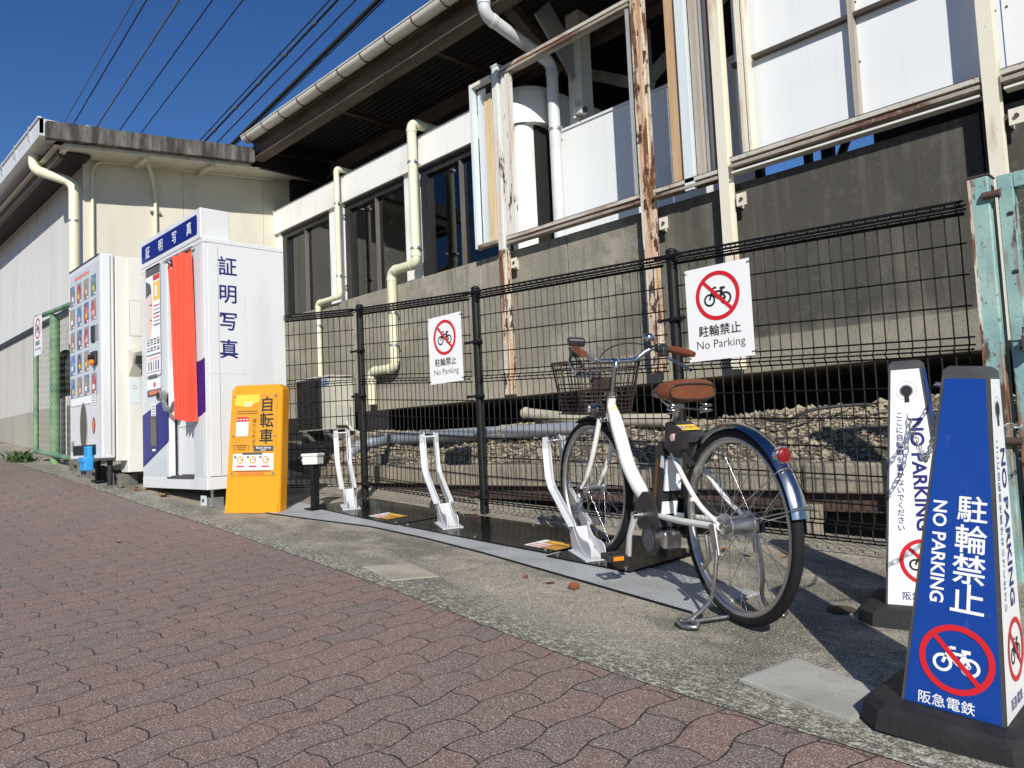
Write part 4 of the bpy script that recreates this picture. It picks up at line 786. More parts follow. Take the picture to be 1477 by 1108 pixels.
# ------------------------------------------------------------------ photo booth
PB = thing('photo_booth', 'white photo booth with orange curtain and navy stripe bearing 証明写真', 'photo booth', (-6.8, 2.85, -.45))
bx0, bx1, by0, by1, bz0, bz1 = -7.56, -6.10, 2.50, 3.20, -.305, 1.735
dx0, dx1 = -6.86, -6.36       # doorway
mb = MB()
mb.box((bx0, by0, bz0), (bx1, by1, bz0+.10), 'white paint', .006)
mb.box((bx0+.004, by0+.004, bz0+.10), (dx0-.06, by1, bz1-.04), 'grey white panel'); mb.box((dx1, by0+.004, bz0+.10), (bx1-.03, by0+.05, bz1-.04), 'grey white panel'); mb.box((bx1-.03, by0+.03, bz0+.105), (bx1, by1, bz1-.04), 'white paint', .004); mb.box((bx1-.075, by0, bz0+.10), (bx1-.004, by0+.03, bz1-.04), 'white paint', .004)
mb.box((dx0-.06, by1-.05, bz0+.1), (bx1-.03, by1, bz1-.04), 'white paint'); mb.box((bx0, by0, bz1-.04), (bx1+.004, by1, bz1), 'white paint', .006); mb.box((dx0-.06, by0+.02, 1.64), (dx1, by1-.05, bz1-.04), 'dark recess')
mb.box((bx1+.0005, by0+.115, bz0+.12), (bx1+.002, by0+.119, bz1-.06), 'mid grey ink'); cab = mb.build('cabinet', PB)
mb = MB(); mb.box((bx0, by0-.006, bz1), (bx1-.04, by0+.24, bz1+.255), 'white paint', .008); F = Fr((bx0, by0-.008, bz1), (1, 0, 0), (0, 0, 1)); wd = bx1-.04-bx0
mb.rect(F, wd/2, .125, wd-.12, .165, 'navy paint', .001, .02)
for i, ch in enumerate('証明写真'): mb.text(F, ch, .22+i*.325, .125, .115, 'white ink', .002, .008)
mb.build('header_sign', PB)
Fs = Fr((bx1+.001, by0, 0), (0, 1, 0), (0, 0, 1)); mb = MB(); mb.vtext(Fs, '証明写真', .197, 1.515, .165, 'navy ink', 1.385, .0015, .014); mb.rect(Fs, .195, 1.15, .30, 1.05, 'white paint', .0006); mb.build('side_lettering', PB)
F = Fr((0, by0+.003, 0), (1, 0, 0), (0, 0, 1))
mb = MB(); mb.poly(F, [(bx0+.005, -.12), (dx0-.062, .10), (dx0-.062, .50), (bx0+.005, .36)], 'navy paint', .002)
mb.build('stripe', PB); mb = MB(); mb.poly(F, [(dx1+.001, .26), (bx1-.076, .30), (bx1-.076, .74), (dx1+.001, .73)], 'navy paint', .002); mb.add([(bx1-.0755, by0-.0015, .30), (bx1-.004, by0-.0015, .32), (bx1-.004, by0-.0015, .755), (bx1-.0755, by0-.0015, .74)], [(0, 1, 2, 3)], 'navy paint')
mb.build('stripe', PB)
mb = MB(); mb.box((dx0-.06, by0-.012, bz0+.10), (dx0-.0, by0+.04, bz1-.05), 'white paint', .005); mb.add([(dx0-.058, by0-.0135, .08), (dx0-.002, by0-.0135, .11), (dx0-.002, by0-.0135, .52), (dx0-.058, by0-.0135, .49)], [(0, 1, 2, 3)], 'navy paint'); mb.build('door_frame', PB)
mb = MB(); mb.box((dx0, by0+.06, bz0+.12), (dx1, by0+.08, .80), 'white paint'); mb.line(Fr((dx0, by0+.058, 0), (1, 0, 0), (0, 0, 1)), [(.02, bz0+.13), (.02, .22), (.40, .22), (.40, bz0+.13)], .006, 'mid grey ink', .001); mb.box((dx0-.09, by0-.002, bz0+.085), (dx1, by0+.05, bz0+.112), 'dark grey ink'); mb.build('lower_door', PB)
mb = MB(); Fi = Fr((dx0, by0+.30, 0), (1, 0, 0), (0, 0, 1)); mb.box((dx0-.06, by0+.30, .8), (dx1, by0+.32, 1.66), 'grey white panel'); mb.rect(Fi, .13, 1.05, .16, .22, 'white ink', .002); mb.rect(Fi, .13, 1.10, .10, .06, 'mid grey ink', .003); mb.box((dx0+.1, by0+.27, .72), (dx0+.22, by0+.30, .92), 'black plastic', .01); mb.rect(Fi, .0, 1.55, .2, .12, 'orange panel', .003); mb.build('inner_panel', PB)
# price and sample poster
mb = MB(); cx = (bx0+dx0-.06)/2-.005; mb.rect(F, cx, 1.205, .37, 1.02, 'mid grey ink', .003, .025); mb.rect(F, cx, 1.665, .35, .07, 'dark grey ink', .0045); mb.rect(F, cx, 1.195, .355, .97, 'white ink', .004, .02)
mb.poly(F, [(cx-.17, 1.05), (cx-.07, 1.05), (cx-.02, 1.2), (cx-.01, 1.38), (cx-.05, 1.52), (cx-.17, 1.56)], 'skin print', .005); mb.poly(F, [(cx-.17, 1.44), (cx-.03, 1.47), (cx-.05, 1.55), (cx-.17, 1.6)], 'dark grey ink', .006); mb.rect(F, cx-.05, 1.36, .05, .015, 'dark grey ink', .006); mb.rect(F, cx-.05, 1.22, .05, .012, 'red ink', .006)
mb.rect(F, cx+.09, 1.60, .16, .05, 'red ink', .005); mb.rect(F, cx+.09, 1.475, .16, .17, 'yellow ink', .005); mb.rect(F, cx+.085, 1.475, .06, .10, 'white ink', .006)
rg = random.Random(9)
for r_ in range(6): 
    mb.rect(F, cx+.09, 1.34-r_*.035, .15, .012, ('red ink', 'mid grey ink', 'dark grey ink')[r_ % 3], .005)
for r_ in range(5):
    for c_ in range(4): mb.rect(F, cx-.125+c_*.083, 1.04-r_*.022 if r_ < 3 else 1.03-r_*.022, .06, .014, 'dark grey ink' if (r_+c_) % 3 else 'mid grey ink', .0052)
mb.rect(F, cx, .90, .34, .012, 'dark grey ink', .005); mb.rect(F, cx, .865, .30, .02, 'pink ink', .005)
for c_ in range(5): mb.rect(F, cx-.12+c_*.06, .80, .026, .085, ('dark grey ink', 'navy ink', 'mid grey ink')[c_ % 3], .005)
mb.rect(F, cx, .742, .34, .006, 'dark grey ink', .005)
mb.build('info_poster', PB)
mb = MB()
for r_ in range(3): mb.rect(F, cx-.03, .715-r_*.013-.0, .22, .007, 'dark grey ink', .0055)
mb.rect(F, cx, .55, .34, .055, 'dark grey ink', .004); mb.rect(F, cx+.02, .555, .28, .03, 'red orange ink', .005); mb.rect(F, cx, .63, .34, .09, 'white ink', .0045); mb.disc(F, cx+.02, .625, .025, 'red ink', .0055)
mb.build('price_notice', PB)
mb = MB(); mb.rect(F, cx-.02, .20, .16, .27, 'dark grey ink', .004); mb.rect(F, cx-.02, .195, .13, .235, 'brown grey tray', .005); mb.rect(F, cx-.02, .40, .12, .115, 'white ink', .004); mb.rect(F, cx-.02, .035, .09, .018, 'white ink', .004)
for k in range(4): mb.rect(F, cx-.02, .43-k*.025, .09, .012, 'mid grey ink', .005)
mb.build('photo_outlet', PB)
# curtain: gathered at the top, folds down
mb = MB(); nu, nz = 40, 22; P = []
for j in range(nz+1):
    t = j/nz; z = 1.665-t*1.42; xl = -6.72+.24*t**.8 if t < .9 else -6.72+.24*.92; xr = -6.29+.04*t; amp = .034+.018*t
    for i in range(nu+1):
        s = i/nu; fold = (lambda w_: math.copysign(abs(w_)**.7, w_))(math.sin(s*2*math.pi*3.7+1.3*t+.9*math.sin(5*s)))
        zz = z-(.07*max(0, math.sin(s*math.pi*5))*(1-t)**3)-(.10*(.3-s)*(1 if s < .3 else 0))*(1-t)
        P.append((xl+(xr-xl)*s+.006*fold, by0-.035-amp*fold-.02*t, zz+(.035*(1-s) if t > .97 else 0)))
mb.add(P, [(j*(nu+1)+i, (j+1)*(nu+1)+i, (j+1)*(nu+1)+i+1, j*(nu+1)+i+1) for j in range(nz) for i in range(nu)], 'curtain cloth', True); cur = mb.build('curtain', PB)
mb = MB(); mb.tube([(dx0-.04, by0-.02, 1.685), (dx1+.1, by0-.02, 1.685)], .009, 'chrome', 8)
for k in range(7): mb.tube([(dx0+.03+k*.08+.012*math.cos(a*math.pi/4), by0-.02, 1.68+.016*math.sin(a*math.pi/4)) for a in range(8)], .003, 'chrome', 4, closed=True)
mb.build('curtain_rail', PB)
mb = MB(); mb.cyl((dx0-.03, by0-.03, .50), (dx0-.03, by0-.09, .50), .045, 'galvanised steel', 14); mb.cyl((dx0-.03, by0-.09, .50), (dx0-.03, by0-.095, .50), .028, 'dark recess', 14); mb.tube([(dx0-.02, by0-.05, .46), (dx0+.06, by0-.06, .38), (dx0+.16, by0-.05, .36), (dx0+.24, by0-.05, .42)], .022, 'galvanised steel', 8); mb.build('hasp_arm', PB)
for x, y in ((bx1-.14, by0+.10), (bx1-.1, by1-.1), (bx0+.25, by1-.1)):
    mb = MB(); z = gz(x, y); mb.cyl((x, y, z+.06), (x, y, bz0+.01), .018, 'steel', 8); mb.box((x-.11, y-.05, z+.0), (x+.08, y+.06, z+.075), 'galvanised steel', .004); mb.box((x-.115, y-.052, z+.01), (x-.0, y-.0505, z+.09), 'white paint'); mb.cyl((x-.06, y-.053, z+.05), (x-.06, y-.058, z+.05), .014, 'dark recess', 10); mb.build('foot', PB)

# ------------------------------------------------------------------ yellow board
u = V((.842, .539, -.02)).normalized(); lean = V((-.539, .842, 0)).normalized()
o0 = V((-5.819, 2.509, -.478)); v_ = (V((0, 0, 1))+lean*.075).normalized(); v_ = (v_-u*v_.dot(u)).normalized()
YB = thing('sign_board', 'upright yellow plastic board advertising rental bicycles beside the photo booth', 'sign board', o0+u*.235)
F = Fr(o0, u, v_); w, h = .47, .985
mb = MB(); pts = [(.0, .02), (.01, 0), (w-.01, 0), (w, .02), (w-.010, h-.035), (w-.045, h), (.055, h), (.02, h-.035)]
n = len(pts); sh = [(w/2+(a-w/2)*.965, h/2+(b-h/2)*.98) for a, b in pts]
vs = [F.p(a, b, -.10) for a, b in pts]+[F.p(a, b, -.012) for a, b in pts]+[F.p(a, b, 0) for a, b in sh]
mb.add(vs, [tuple(range(n))[::-1], tuple(range(2*n, 3*n))]+[(k*n+i, k*n+(i+1) % n, (k+1)*n+(i+1) % n, (k+1)*n+i) for k in (0, 1) for i in range(n)], 'orange plastic')
mb.prism(F, [(.012, .005), (w-.012, .005), (w-.014, .075), (.014, .075)], .0, .010, 'orange plastic'); mb.build('board', YB)
mb = MB(); X0, Z0, PW, PH = .043, .285, .385, .63; q = lambda a, b: (X0+a*PW, Z0+b*PH)
mb.prism(F, [(X0, Z0), (X0+PW, Z0), (X0+PW-.006, Z0+PH), (X0+.012, Z0+PH)], .001, .006, 'orange panel'); Lf = .0075
mb.poly(F, [q(.04, .99), q(.60, .99), q(.60, .90), q(.30, .84), q(.04, .86)], 'yellow ink', Lf)
for i, ch in enumerate('自転車'): mb.text(F, ch, *q(.77, .865-i*.195), .122, 'black ink', Lf+.001, .012)
for i, ch in enumerate('借りられます'): mb.text(F, ch, *q(.50, .665-i*.062), .037, 'dark orange ink', Lf+.001, .006)
mb.line(F, [q(.27, .865), q(.27, .905), q(.31, .89), q(.39, .89), q(.43, .905), q(.43, .865)], .004, 'white ink', Lf+.001); mb.rect(F, *q(.35, .855), .06, .010, 'white ink', Lf+.001)
for r_ in range(2): mb.line(F, [q(.10, .785-r_*.028), q(.56, .785-r_*.028)], .006, 'dark orange ink', Lf+.001)
mb.rect(F, *q(.23, .59), .105, .135, 'white ink', Lf, .004); mb.rect(F, *q(.23, .685), .105, .035, 'red ink', Lf+.001)
for k in range(4): mb.rect(F, *q(.12+k*.07, .685), .016, .008, 'white ink', Lf+.002)
mb.rect(F, *q(.72, .325), .165, .042, 'dark grey ink', Lf, .005); mb.text(F, 'Bicycle sharing', *q(.72, .337), .021, 'white ink', Lf+.001, .01); mb.text(F, 'station', *q(.72, .31), .017, 'white ink', Lf+.001, .01)
mb.line(F, [q(.10, .30), q(.06, .37), q(.40, .37), q(.38, .30)], .003, 'dark orange ink', Lf+.001)
for r_ in range(3): mb.rect(F, *q(.23, .365-r_*.024), .09-.01*r_, .006, 'dark orange ink', Lf+.001)
mb.rect(F, *q(.48, .265), .17, .018, 'dark grey ink', Lf+.001); mb.rect(F, *q(.50, .165), .345, .125, 'white ink', Lf+.0005, .006)
for k, nmb in enumerate('123'):
    cx = .22+k*.28; mb.disc(F, *q(cx, .19), .030, 'orange panel', Lf+.0015, 18); mb.rect(F, *q(cx, .19), .03, .034, 'white ink', Lf+.002); mb.rect(F, *q(cx+.01, .195), .022, .014, 'mid grey ink', Lf+.0025); mb.disc(F, *q(cx-.115, .225), .011, 'navy ink', Lf+.002, 12); mb.text(F, nmb, *q(cx-.115, .225), .014, 'white ink', Lf+.003, .01)
    mb.rect(F, *q(cx, .128), .075, .005, 'mid grey ink', Lf+.002); mb.rect(F, *q(cx, .110), .065, .011, 'red ink', Lf+.002)
mb.rect(F, *q(.5, .055), .31, .007, 'dark orange ink', Lf+.001); mb.rect(F, *q(.47, .028), .22, .014, 'red orange ink', Lf+.001)
mb.build('printed_panel', YB)
mb = MB()
for a, b in ((.05, .965), (.95, .965), (.04, .48), (.955, .48), (.04, .03), (.95, .03)): mb.cyl(F.p(*q(a, b), .005), F.p(*q(a, b), .011), .009, 'steel', 10)
mb.build('screws', YB)

# ------------------------------------------------------------------ chequer plate, bicycle racks
ck = [(-5.52, 2.70), (-5.0, 2.75), (-4.31, 2.83), (-3.7, 2.79), (-3.08, 2.70), (-2.4, 2.57), (-1.615, 2.42), (-1.545, 2.78), (-2.3, 2.9), (-3.2, 2.93), (-4.3, 3.0), (-5.2, 3.05), (-5.74, 3.10)]
mb = MB(); tp = [V((x, y, gz(x, y)+.012)) for x, y in ck]; n = len(ck); top = [(0, 1, 11, 12), (1, 2, 10, 11), (2, 3, 4, 9), (2, 9, 10), (4, 5, 8, 9), (5, 6, 7, 8)]
mb.add(tp+[p-V((0, 0, .012)) for p in tp], [f for f in top]+[(n+i, n+(i+1) % n, (i+1) % n, i) for i in range(n)], 'chequer plate')
mb.line(Fr((0, 0, 0), (1, 0, 0), (0, 1, 0)), [], 0, 'black paint')
for i in range(6): mb.tube([tp[i]-V((0, .003, .006)), tp[i+1]-V((0, .003, .006))], .006, 'black paint', 6)
tag(mb.build('steel_plate', base=(-3.5, 2.8, gz(-3.5, 2.8))), 'long grey chequered steel ramp plate along the front of the black rack bases', 'ramp')
HD = V((-.92, .39, 0)).normalized()
def make_rack(bx0_, bx1_, stx, h):
    root = thing('bicycle_rack', '', 'bicycle rack')
    mb = MB()   # base plate in rack coordinates: x along the row, y towards the fence
    yo = .05 if stx is None else 0; mb.box((bx0_, -.115+yo, 0), (bx1_, .40+yo, .006), 'black gloss', .002); mb.build('base_plate', root)
    for x, y in [(x_, y_) for x_ in (bx0_+.05, (bx0_+bx1_)/2+.06, bx1_-.05) for y_ in (-.085, .36)]: mb = MB(); mb.cyl((x, y+yo, .006), (x, y+yo, .014), .011, 'steel', 8); mb.build('bolt', root)
    h = V(h).normalized(); l = V((-h.y, h.x, 0)); mb = MB()
    side = [(0, .012), (0, .085), (.035, .10), (.10, .075), (.15, .07), (.20, .085), (.235, .115)]
    arm_o = [(.24, .115), (.545, .285), (.60, .34), (.635, .48), (.612, .565)]; arm_i = [(.575, .575), (.575, .52), (.565, .37), (.52, .315), (.22, .155)]
    poly_low = [(0, .012), (.30, .012), (.335, .135), (.235, .155), (.205, .118), (.17, .098), (.12, .088), (.06, .09), (.02, .083), (.0, .065)]
    poly_arm = [(.30, .10), (.335, .135), (.60, .275), (.635, .32), (.655, .50), (.635, .57), (.61, .565), (.605, .50), (.585, .345), (.555, .305), (.235, .155)]
    for sgn in (-1, 1):
        F = Fr(l*(sgn*.034), h, (0, 0, 1)); t = .003
        ae = [(.25, .135), (.58, .290), (.63, .345), (.655, .50), (.635, .565)]
        for (a0, b0), (a1, b1) in zip(ae, ae[1:]):
            q = [h*a0+V((0, 0, b0)), h*a1+V((0, 0, b1))]; nn = V((0, 0, 1)).cross(l) if 0 else (q[1]-q[0]).cross(l).normalized()*.003
            mb.add([q[0]+l*(sgn*.031)-nn, q[0]+l*(sgn*.066)-nn, q[1]+l*(sgn*.066)-nn, q[1]+l*(sgn*.031)-nn, q[0]+l*(sgn*.031)+nn, q[0]+l*(sgn*.066)+nn, q[1]+l*(sgn*.066)+nn, q[1]+l*(sgn*.031)+nn], [(0, 1, 2, 3), (4, 7, 6, 5), (0, 4, 5, 1), (1, 5, 6, 2), (2, 6, 7, 3), (3, 7, 4, 0)], 'silver paint')
        mb.prism(F, poly_low[:3]+poly_low[3:], -t, t, 'silver paint'); mb.prism(F, [(.235, .158), (.335, .128), (.60, .268), (.55, .308)], -t*.98, t*.98, 'silver paint'); mb.prism(F, [(.555, .305), (.60, .275), (.638, .33), (.585, .345)], -t, t, 'silver paint'); mb.prism(F, [(.580, .345), (.638, .33), (.665, .50), (.645, .575), (.60, .545), (.598, .50)], -t*.98, t*.98, 'silver paint')
        F2 = Fr(V((0, 0, .010)), h, l); mb.prism(F2, [(0, sgn*.04), (.28, sgn*.04), (.28, sgn*.065), (0, sgn*.065)][::sgn], -.003, .003, 'silver paint')
    F2 = Fr(V((0, 0, .010)), h, l); mb.prism(F2, [(0, -.042), (.30, -.042), (.30, .042), (0, .042)], -.003, .003, 'silver paint')
    mb.cyl(h*.63+l*-.042+V((0, 0, .545)), h*.63+l*.042+V((0, 0, .545)), .006, 'silver paint', 8)
    F3 = Fr(h*.03+V((0, 0, .014)), l, h); mb.add([h*a+l*b+V((0, 0, c)) for a, c in ((.05, .014), (.12, .03), (.2, .07), (.26, .13)) for b in (-.039, .039)], [(0, 2, 3, 1), (2, 4, 5, 3), (4, 6, 7, 5)], 'silver paint', True)
    mb.build('wheel_guide', root)
    if stx is None: return root
    mb = MB(); F = Fr((stx, .02, .007), (1, .02, 0), (0, 1, 0)); mb.rect(F, 0, 0, .25, .16, 'white ink', .0005); mb.rect(F, .02, .045, .20, .07, 'orange panel', .001); mb.rect(F, .065, 0, .12, .16, 'orange panel', .0009)
    for k in range(3): mb.rect(F, -.04, -.015-k*.022, .13, .011, ('red ink', 'pink ink', 'red ink')[k], .0014)
    mb.rect(F, .07, .01, .09, .02, 'dark orange ink', .0014); mb.rect(F, .02, .05, .14, .025, 'yellow ink', .0014); mb.build('sticker', root)
    return root
spots = [((-4.96, 3.10), 'empty white bicycle rack on a black base, leftmost, beside the post with the white box'), ((-3.695, 3.02), 'empty white bicycle rack on a black base below the middle of the fence'), ((-2.385, 2.825), 'white bicycle rack on a black base holding the front wheel of the bicycle')]
racks = []
for i, ((x, y), lb) in enumerate(spots):
    o = make_rack(*((-.46, .815, .48, HD), (-.435, .985, .86, HD), (-.30, .25, None, (-.895, .445, 0)))[i]); racks.append(o)
    o.location = (x, y, gz(x, y)+.014); o['label'] = lb; o['group'] = 'bicycle racks in a row'
    ny = math.atan(.05); nx_ = math.atan((gz(x+.5, y)-gz(x-.5, y))); o.rotation_euler = (ny, -nx_, R(-4.3))
BP = thing('box_post', 'short black post with a small white junction box at the left end of the racks', 'post', (-5.28, 2.98, gz(-5.28, 2.98)))
mb = MB(); z = gz(-5.28, 2.98); mb.box((-5.305, 2.955, z+.01), (-5.255, 3.005, z+.36), 'black paint', .003); mb.box((-5.34, 2.92, z+.018), (-5.22, 3.04, z+.026), 'black paint'); mb.build('post', BP)
mb = MB(); mb.obox((-5.285, 2.975, z+.385), (.85, .5, 0), (-.5, .85, 0), (.125, .10, .065), 'warm white paint', .006); mb.obox((-5.285, 2.975, z+.425), (.85, .5, 0), (-.5, .85, 0), (.14, .115, .022), 'warm white paint', .006); bx = mb.build('junction_box', BP)
mb = MB(); mb.cyl((-5.34, 2.935, z+.385), (-5.355, 2.926, z+.385), .018, 'dusty grey pipe', 10); mb.build('latch', bx)

# ------------------------------------------------------------------ bicycle (x forward, y to its left, z up)
BK = bpy.data.objects.new('bicycle', None); COL.objects.link(BK)
A0 = V((-1.414, 2.402, gz(-1.414, 2.402)+.008)); hv = V((-.8966, .4429, 0))
BK.location = A0; BK['_w'] = (0, 0, 0)
BK.rotation_euler = Matrix((V((-.8966, .4429, .062)).normalized(), V((-.4429, -.8966, 0)), V((-.8966, .4429, .062)).normalized().cross(V((-.4429, -.8966, 0))))).transposed().to_euler()
tag(BK, 'white electric city bicycle with a brown saddle and wire basket parked in a rack', 'bicycle')
def bpart(mb, name, par=BK): return mb.build(name, par)
WB, WR = 1.212, .335
def wheel(cx, cz, steer=0):
    wz = MB(); c = V((cx, 0, cz)); ax = V((math.sin(steer)*-1, math.cos(steer), 0)); fwd = V((math.cos(steer), math.sin(steer), 0)); hubw = .045
    wz.cyl(c-ax*hubw, c+ax*hubw, .020 if cx > .5 else .034, 'steel', 16)
    for s in (-1, 1): wz.cyl(c+ax*(hubw*s), c+ax*(hubw*s*1.12), .030 if cx > .5 else .046, 'galvanised steel', 18)
    wz.cyl(c-ax*.075, c+ax*.075, .007, 'steel', 8)
    hub = bpart(wz, 'wheel')
    sp = MB()
    for i in range(36):
        a = 2*math.pi*i/36; s = -1 if i % 2 else 1; off = (.55 if (i//2) % 2 else -.55); hr = .028 if cx > .5 else .044
        p0 = c+ax*(hubw*s)+(fwd*math.cos(a+off)+V((0, 0, 1))*math.sin(a+off))*hr; p1 = c+ax*(.004*s)+(fwd*math.cos(a)+V((0, 0, 1))*math.sin(a))*.288
        sp.tube([p0, p1], .0013, 'chrome', 3, cap=False)
    rfl = c+(fwd*math.cos(-.7 if cx < .5 else -.5)+V((0, 0, 1))*math.sin(-.7 if cx < .5 else -.5))*.17
    sp.build('spokes', hub); rr = MB(); rr.obox(rfl, fwd.cross(ax)*.6+fwd*.5, ax, (.06, .012, .035), 'clear reflector', .006); rr.build('reflector', hub)
    ty = MB(); ty.lathe(c, ax, [(.334, 0), (.3325, .009), (.326, .0165), (.316, .0185), (.306, .015), (.303, .0), (.306, -.015), (.316, -.0185), (.326, -.0165), (.3325, -.009)], 'tyre rubber', 72, True, True); ty.build('tyre', hub)
    ri = MB(); ri.lathe(c, ax, [(.306, .0135), (.300, .015), (.290, .0135), (.284, .004), (.284, -.004), (.290, -.0135), (.300, -.015), (.306, -.0135)], 'steel', 72, True, True); ri.build('rim', hub)
    return hub
wheel(0, WR); ST_ = R(6.5); FX = WB; wheel(FX, WR+.0, ST_)
# frame
mb = MB(); wh = 'bike white'
def spline(pts, n=6):
    out = []; P = [V(p) for p in pts]
    for i in range(len(P)-1):
        p0 = P[max(0, i-1)]; p1, p2 = P[i], P[i+1]; p3 = P[min(len(P)-1, i+2)]
        for k in range(n): t = k/n; out.append(.5*((2*p1)+(p2-p0)*t+(2*p0-5*p1+4*p2-p3)*t*t+(3*p1-p0-3*p2+p3)*t**3))
    return out+[P[-1]]
mb.tube([(.975, 0, .785), (1.005, 0, .665)], .021, wh, 14)
dt = spline([(.985, 0, .735), (.945, 0, .675), (.893, 0, .585), (.825, 0, .475), (.735, 0, .392), (.665, 0, .355), (.60, 0, .345)]); mb.tube(dt, [.022+.010*min(1, i/8) for i in range(len(dt))], wh, 14)
mb.tube([(.42, 0, .60), (.465, 0, .45), (.53, 0, .30)], .016, wh, 10)
for s in (-1, 1):
    mb.tube(spline([(.50, s*.030, .300), (.38, s*.045, .305), (.25, s*.060, .315), (.0, s*.068, .335)]), .0125, wh, 10)
    mb.tube(spline([(.405, s*.020, .600), (.33, s*.045, .535), (.15, s*.062, .40), (0.005, s*.067, .342)]), .0095, wh, 10)
    mb.obox((0, s*.068, .335), (1, 0, 0), (0, 1, 0), (.05, .006, .045), 'steel', .002)
mb.cyl((.165, .066, .408), (.165, .082, .408), .008, wh, 8); mb.build('frame', BK)
mb = MB(); mb.box((.885, -.012, .545), (.93, .0322, .60), 'mid grey ink') if 0 else None
Ff = Fr((.951, .0262, .662), (-.55, 0, -.83), (-.83*-1, 0, -.55)); 
mb.tube([(.972, 0, .718), (.955, 0, .692)], [.0245, .0262], 'yellow ink', 14, cap=False); mb.tube([(.955, 0, .692), (.949, 0, .683)], [.0266, .0272], 'red ink', 14, cap=False); mb.build('frame_sticker', BK)
mb = MB()
Fd = Fr((.888, .0318, .575), V((.70, 0, 1)).cross(V((0, 0, 0))) if 0 else V((-.55, 0, -.84)), V((.84, 0, -.55)))
if Fd.n.y < 0: Fd = Fr(Fd.o, Fd.u, -Fd.v)
for k in range(9): mb.rect(Fd, -.06+k*.015, 0, .009, .012, 'mid grey ink', .0004)
mb.build('frame_lettering', BK)
# fork, turned with the front wheel
def rotz(p, c=V((1.0, 0, 0)), a=ST_): p = V(p)-c; return V((p.x*math.cos(a)-p.y*math.sin(a), p.x*math.sin(a)+p.y*math.cos(a), p.z))+c
mb = MB(); mb.obox(rotz((1.02, 0, .672)), rotz((0, 1, 0), V()), (1, 0, 0), (.105, .035, .022), 'chrome', .006)
for s in (-1, 1):
    mb.tube([rotz(p) for p in spline([(1.02, s*.046, .675), (1.065, s*.047, .56), (1.12, s*.046, .45), (1.165, s*.045, .385), (FX+.0, s*.046, WR)])], [.0125]*10+[.0115]*8+[.008]*7, wh, 10)
mb.build('fork', BK)
# handlebar and stem
mb = MB(); mb.tube([(.975, 0, .785), (.938, 0, .92)], .012, 'chrome', 12); mb.cyl((.98, 0, .775), (.976, 0, .80), .024, 'chrome', 16); mb.tube([rotz((.938, 0, .915)), rotz((.933, 0, .941)), rotz((.965, 0, .945))], .015, 'chrome', 12)
bar = lambda s: [rotz(p) for p in spline([(.965, 0, .945), (.962, s*.07, .945), (.955, s*.12, .952), (.945, s*.165, .985), (.925, s*.21, 1.002), (.885, s*.245, .997), (.78, s*.275, .972)])]
for s in (-1, 1): mb.tube(bar(s), .011, 'chrome', 12)
hb = mb.build('handlebar', BK)
for s in (-1, 1):
    g = MB(); P = [rotz(p) for p in ((.865, s*.252, .993), (.84, s*.258, .987), (.76, s*.280, .967), (.735, s*.287, .961))]; g.tube(P, [.0165, .0175, .0175, .012], 'brown leather', 12); g.build('grip', hb)
    lv = MB(); lv.tube([rotz(p) for p in spline([(.905, s*.235, .987), (.895, s*.262, .952), (.84, s*.288, .922), (.78, s*.30, .892)])], [.010]+[.007]*17+[.009], 'chrome', 8); lv.obox(rotz((.90, s*.238, .982)), (1, 0, 0), (0, 1, 0), (.05, .035, .045), 'black plastic', .008); lv.build('brake_lever', hb)
b = MB(); b.sphere(rotz((.925, -.175, 1.05)), .030, 'chrome', 16, 10, (1, 1, .75)); b.cyl(rotz((.925, -.185, 1.0)), rotz((.925, -.178, 1.035)), .008, 'black plastic', 8); b.build('bell', hb)
b = MB(); b.obox(rotz((.885, .235, 1.027)), (1, -.3, .25), (0, 1, 0), (.06, .075, .035), 'black plastic', .008); b.build('control_panel', hb)
b = MB(); b.obox(rotz((.905, -.225, 1.002)), (1, 0, 0), (0, 1, 0), (.045, .05, .04), 'black plastic', .008); b.build('gear_shifter', hb)
cb = MB()
for pts in ([(.905, .235, 1.0), (.99, .15, .93), (1.02, .06, .84), (1.0, .035, .72), (.93, .035, .62)], [(.905, -.235, 1.0), (1.02, -.10, 1.03), (1.08, .0, .98), (1.06, .03, .86), (1.02, .03, .70)], [(.90, .24, 1.0), (1.0, .18, 1.0), (1.04, .10, .9), (1.03, .045, .76), (1.04, .05, .66)]): cb.tube(spline(pts, 5), .0032, 'black plastic', 6)
cb.build('cables', BK)
# front basket
bs = MB(); c0 = V((1.17, 0, .0)); zt, zb = .945, .70
def hoop(z, sx, sy, cx=1.20):
    return [rotz((cx+sx*(abs(math.cos(a))**.55)*math.copysign(1, math.cos(a)), sy*(abs(math.sin(a))**.55)*math.copysign(1, math.sin(a)), z)) for a in [2*math.pi*i/40 for i in range(40)]]
lv = [0, .12, .42, .5, .58, .66, .74, .82, .90, .96]
def lerp(t): return zt-(zt-zb)*t, .165-.035*t, .195-.045*t, 1.125-.0*t
for i, t in enumerate(lv):
    z, sx, sy, cx = lerp(t); bs.tube(hoop(z, sx, sy, cx), .0042 if i == 0 else .0028, 'brown wire', 5, closed=True)
H0, H1 = hoop(*[lerp(0)[k] for k in (0, 1, 2, 3)]), hoop(*[lerp(1)[k] for k in (0, 1, 2, 3)])
for i in range(40): bs.tube([H0[i], H0[i]*.5+H1[i]*.5, H1[i]], .0024, 'brown wire', 4)
for k in range(7): y = -.14+k*.047; bs.tube([rotz((.995, y, zb)), rotz((1.25, y, zb))], .0025, 'brown wire', 4)
for k in range(6): x = 1.005+k*.048; bs.tube([rotz((x, -.14, zb)), rotz((x, .14, zb))], .0025, 'brown wire', 4)
bsk = bs.build('basket', BK)
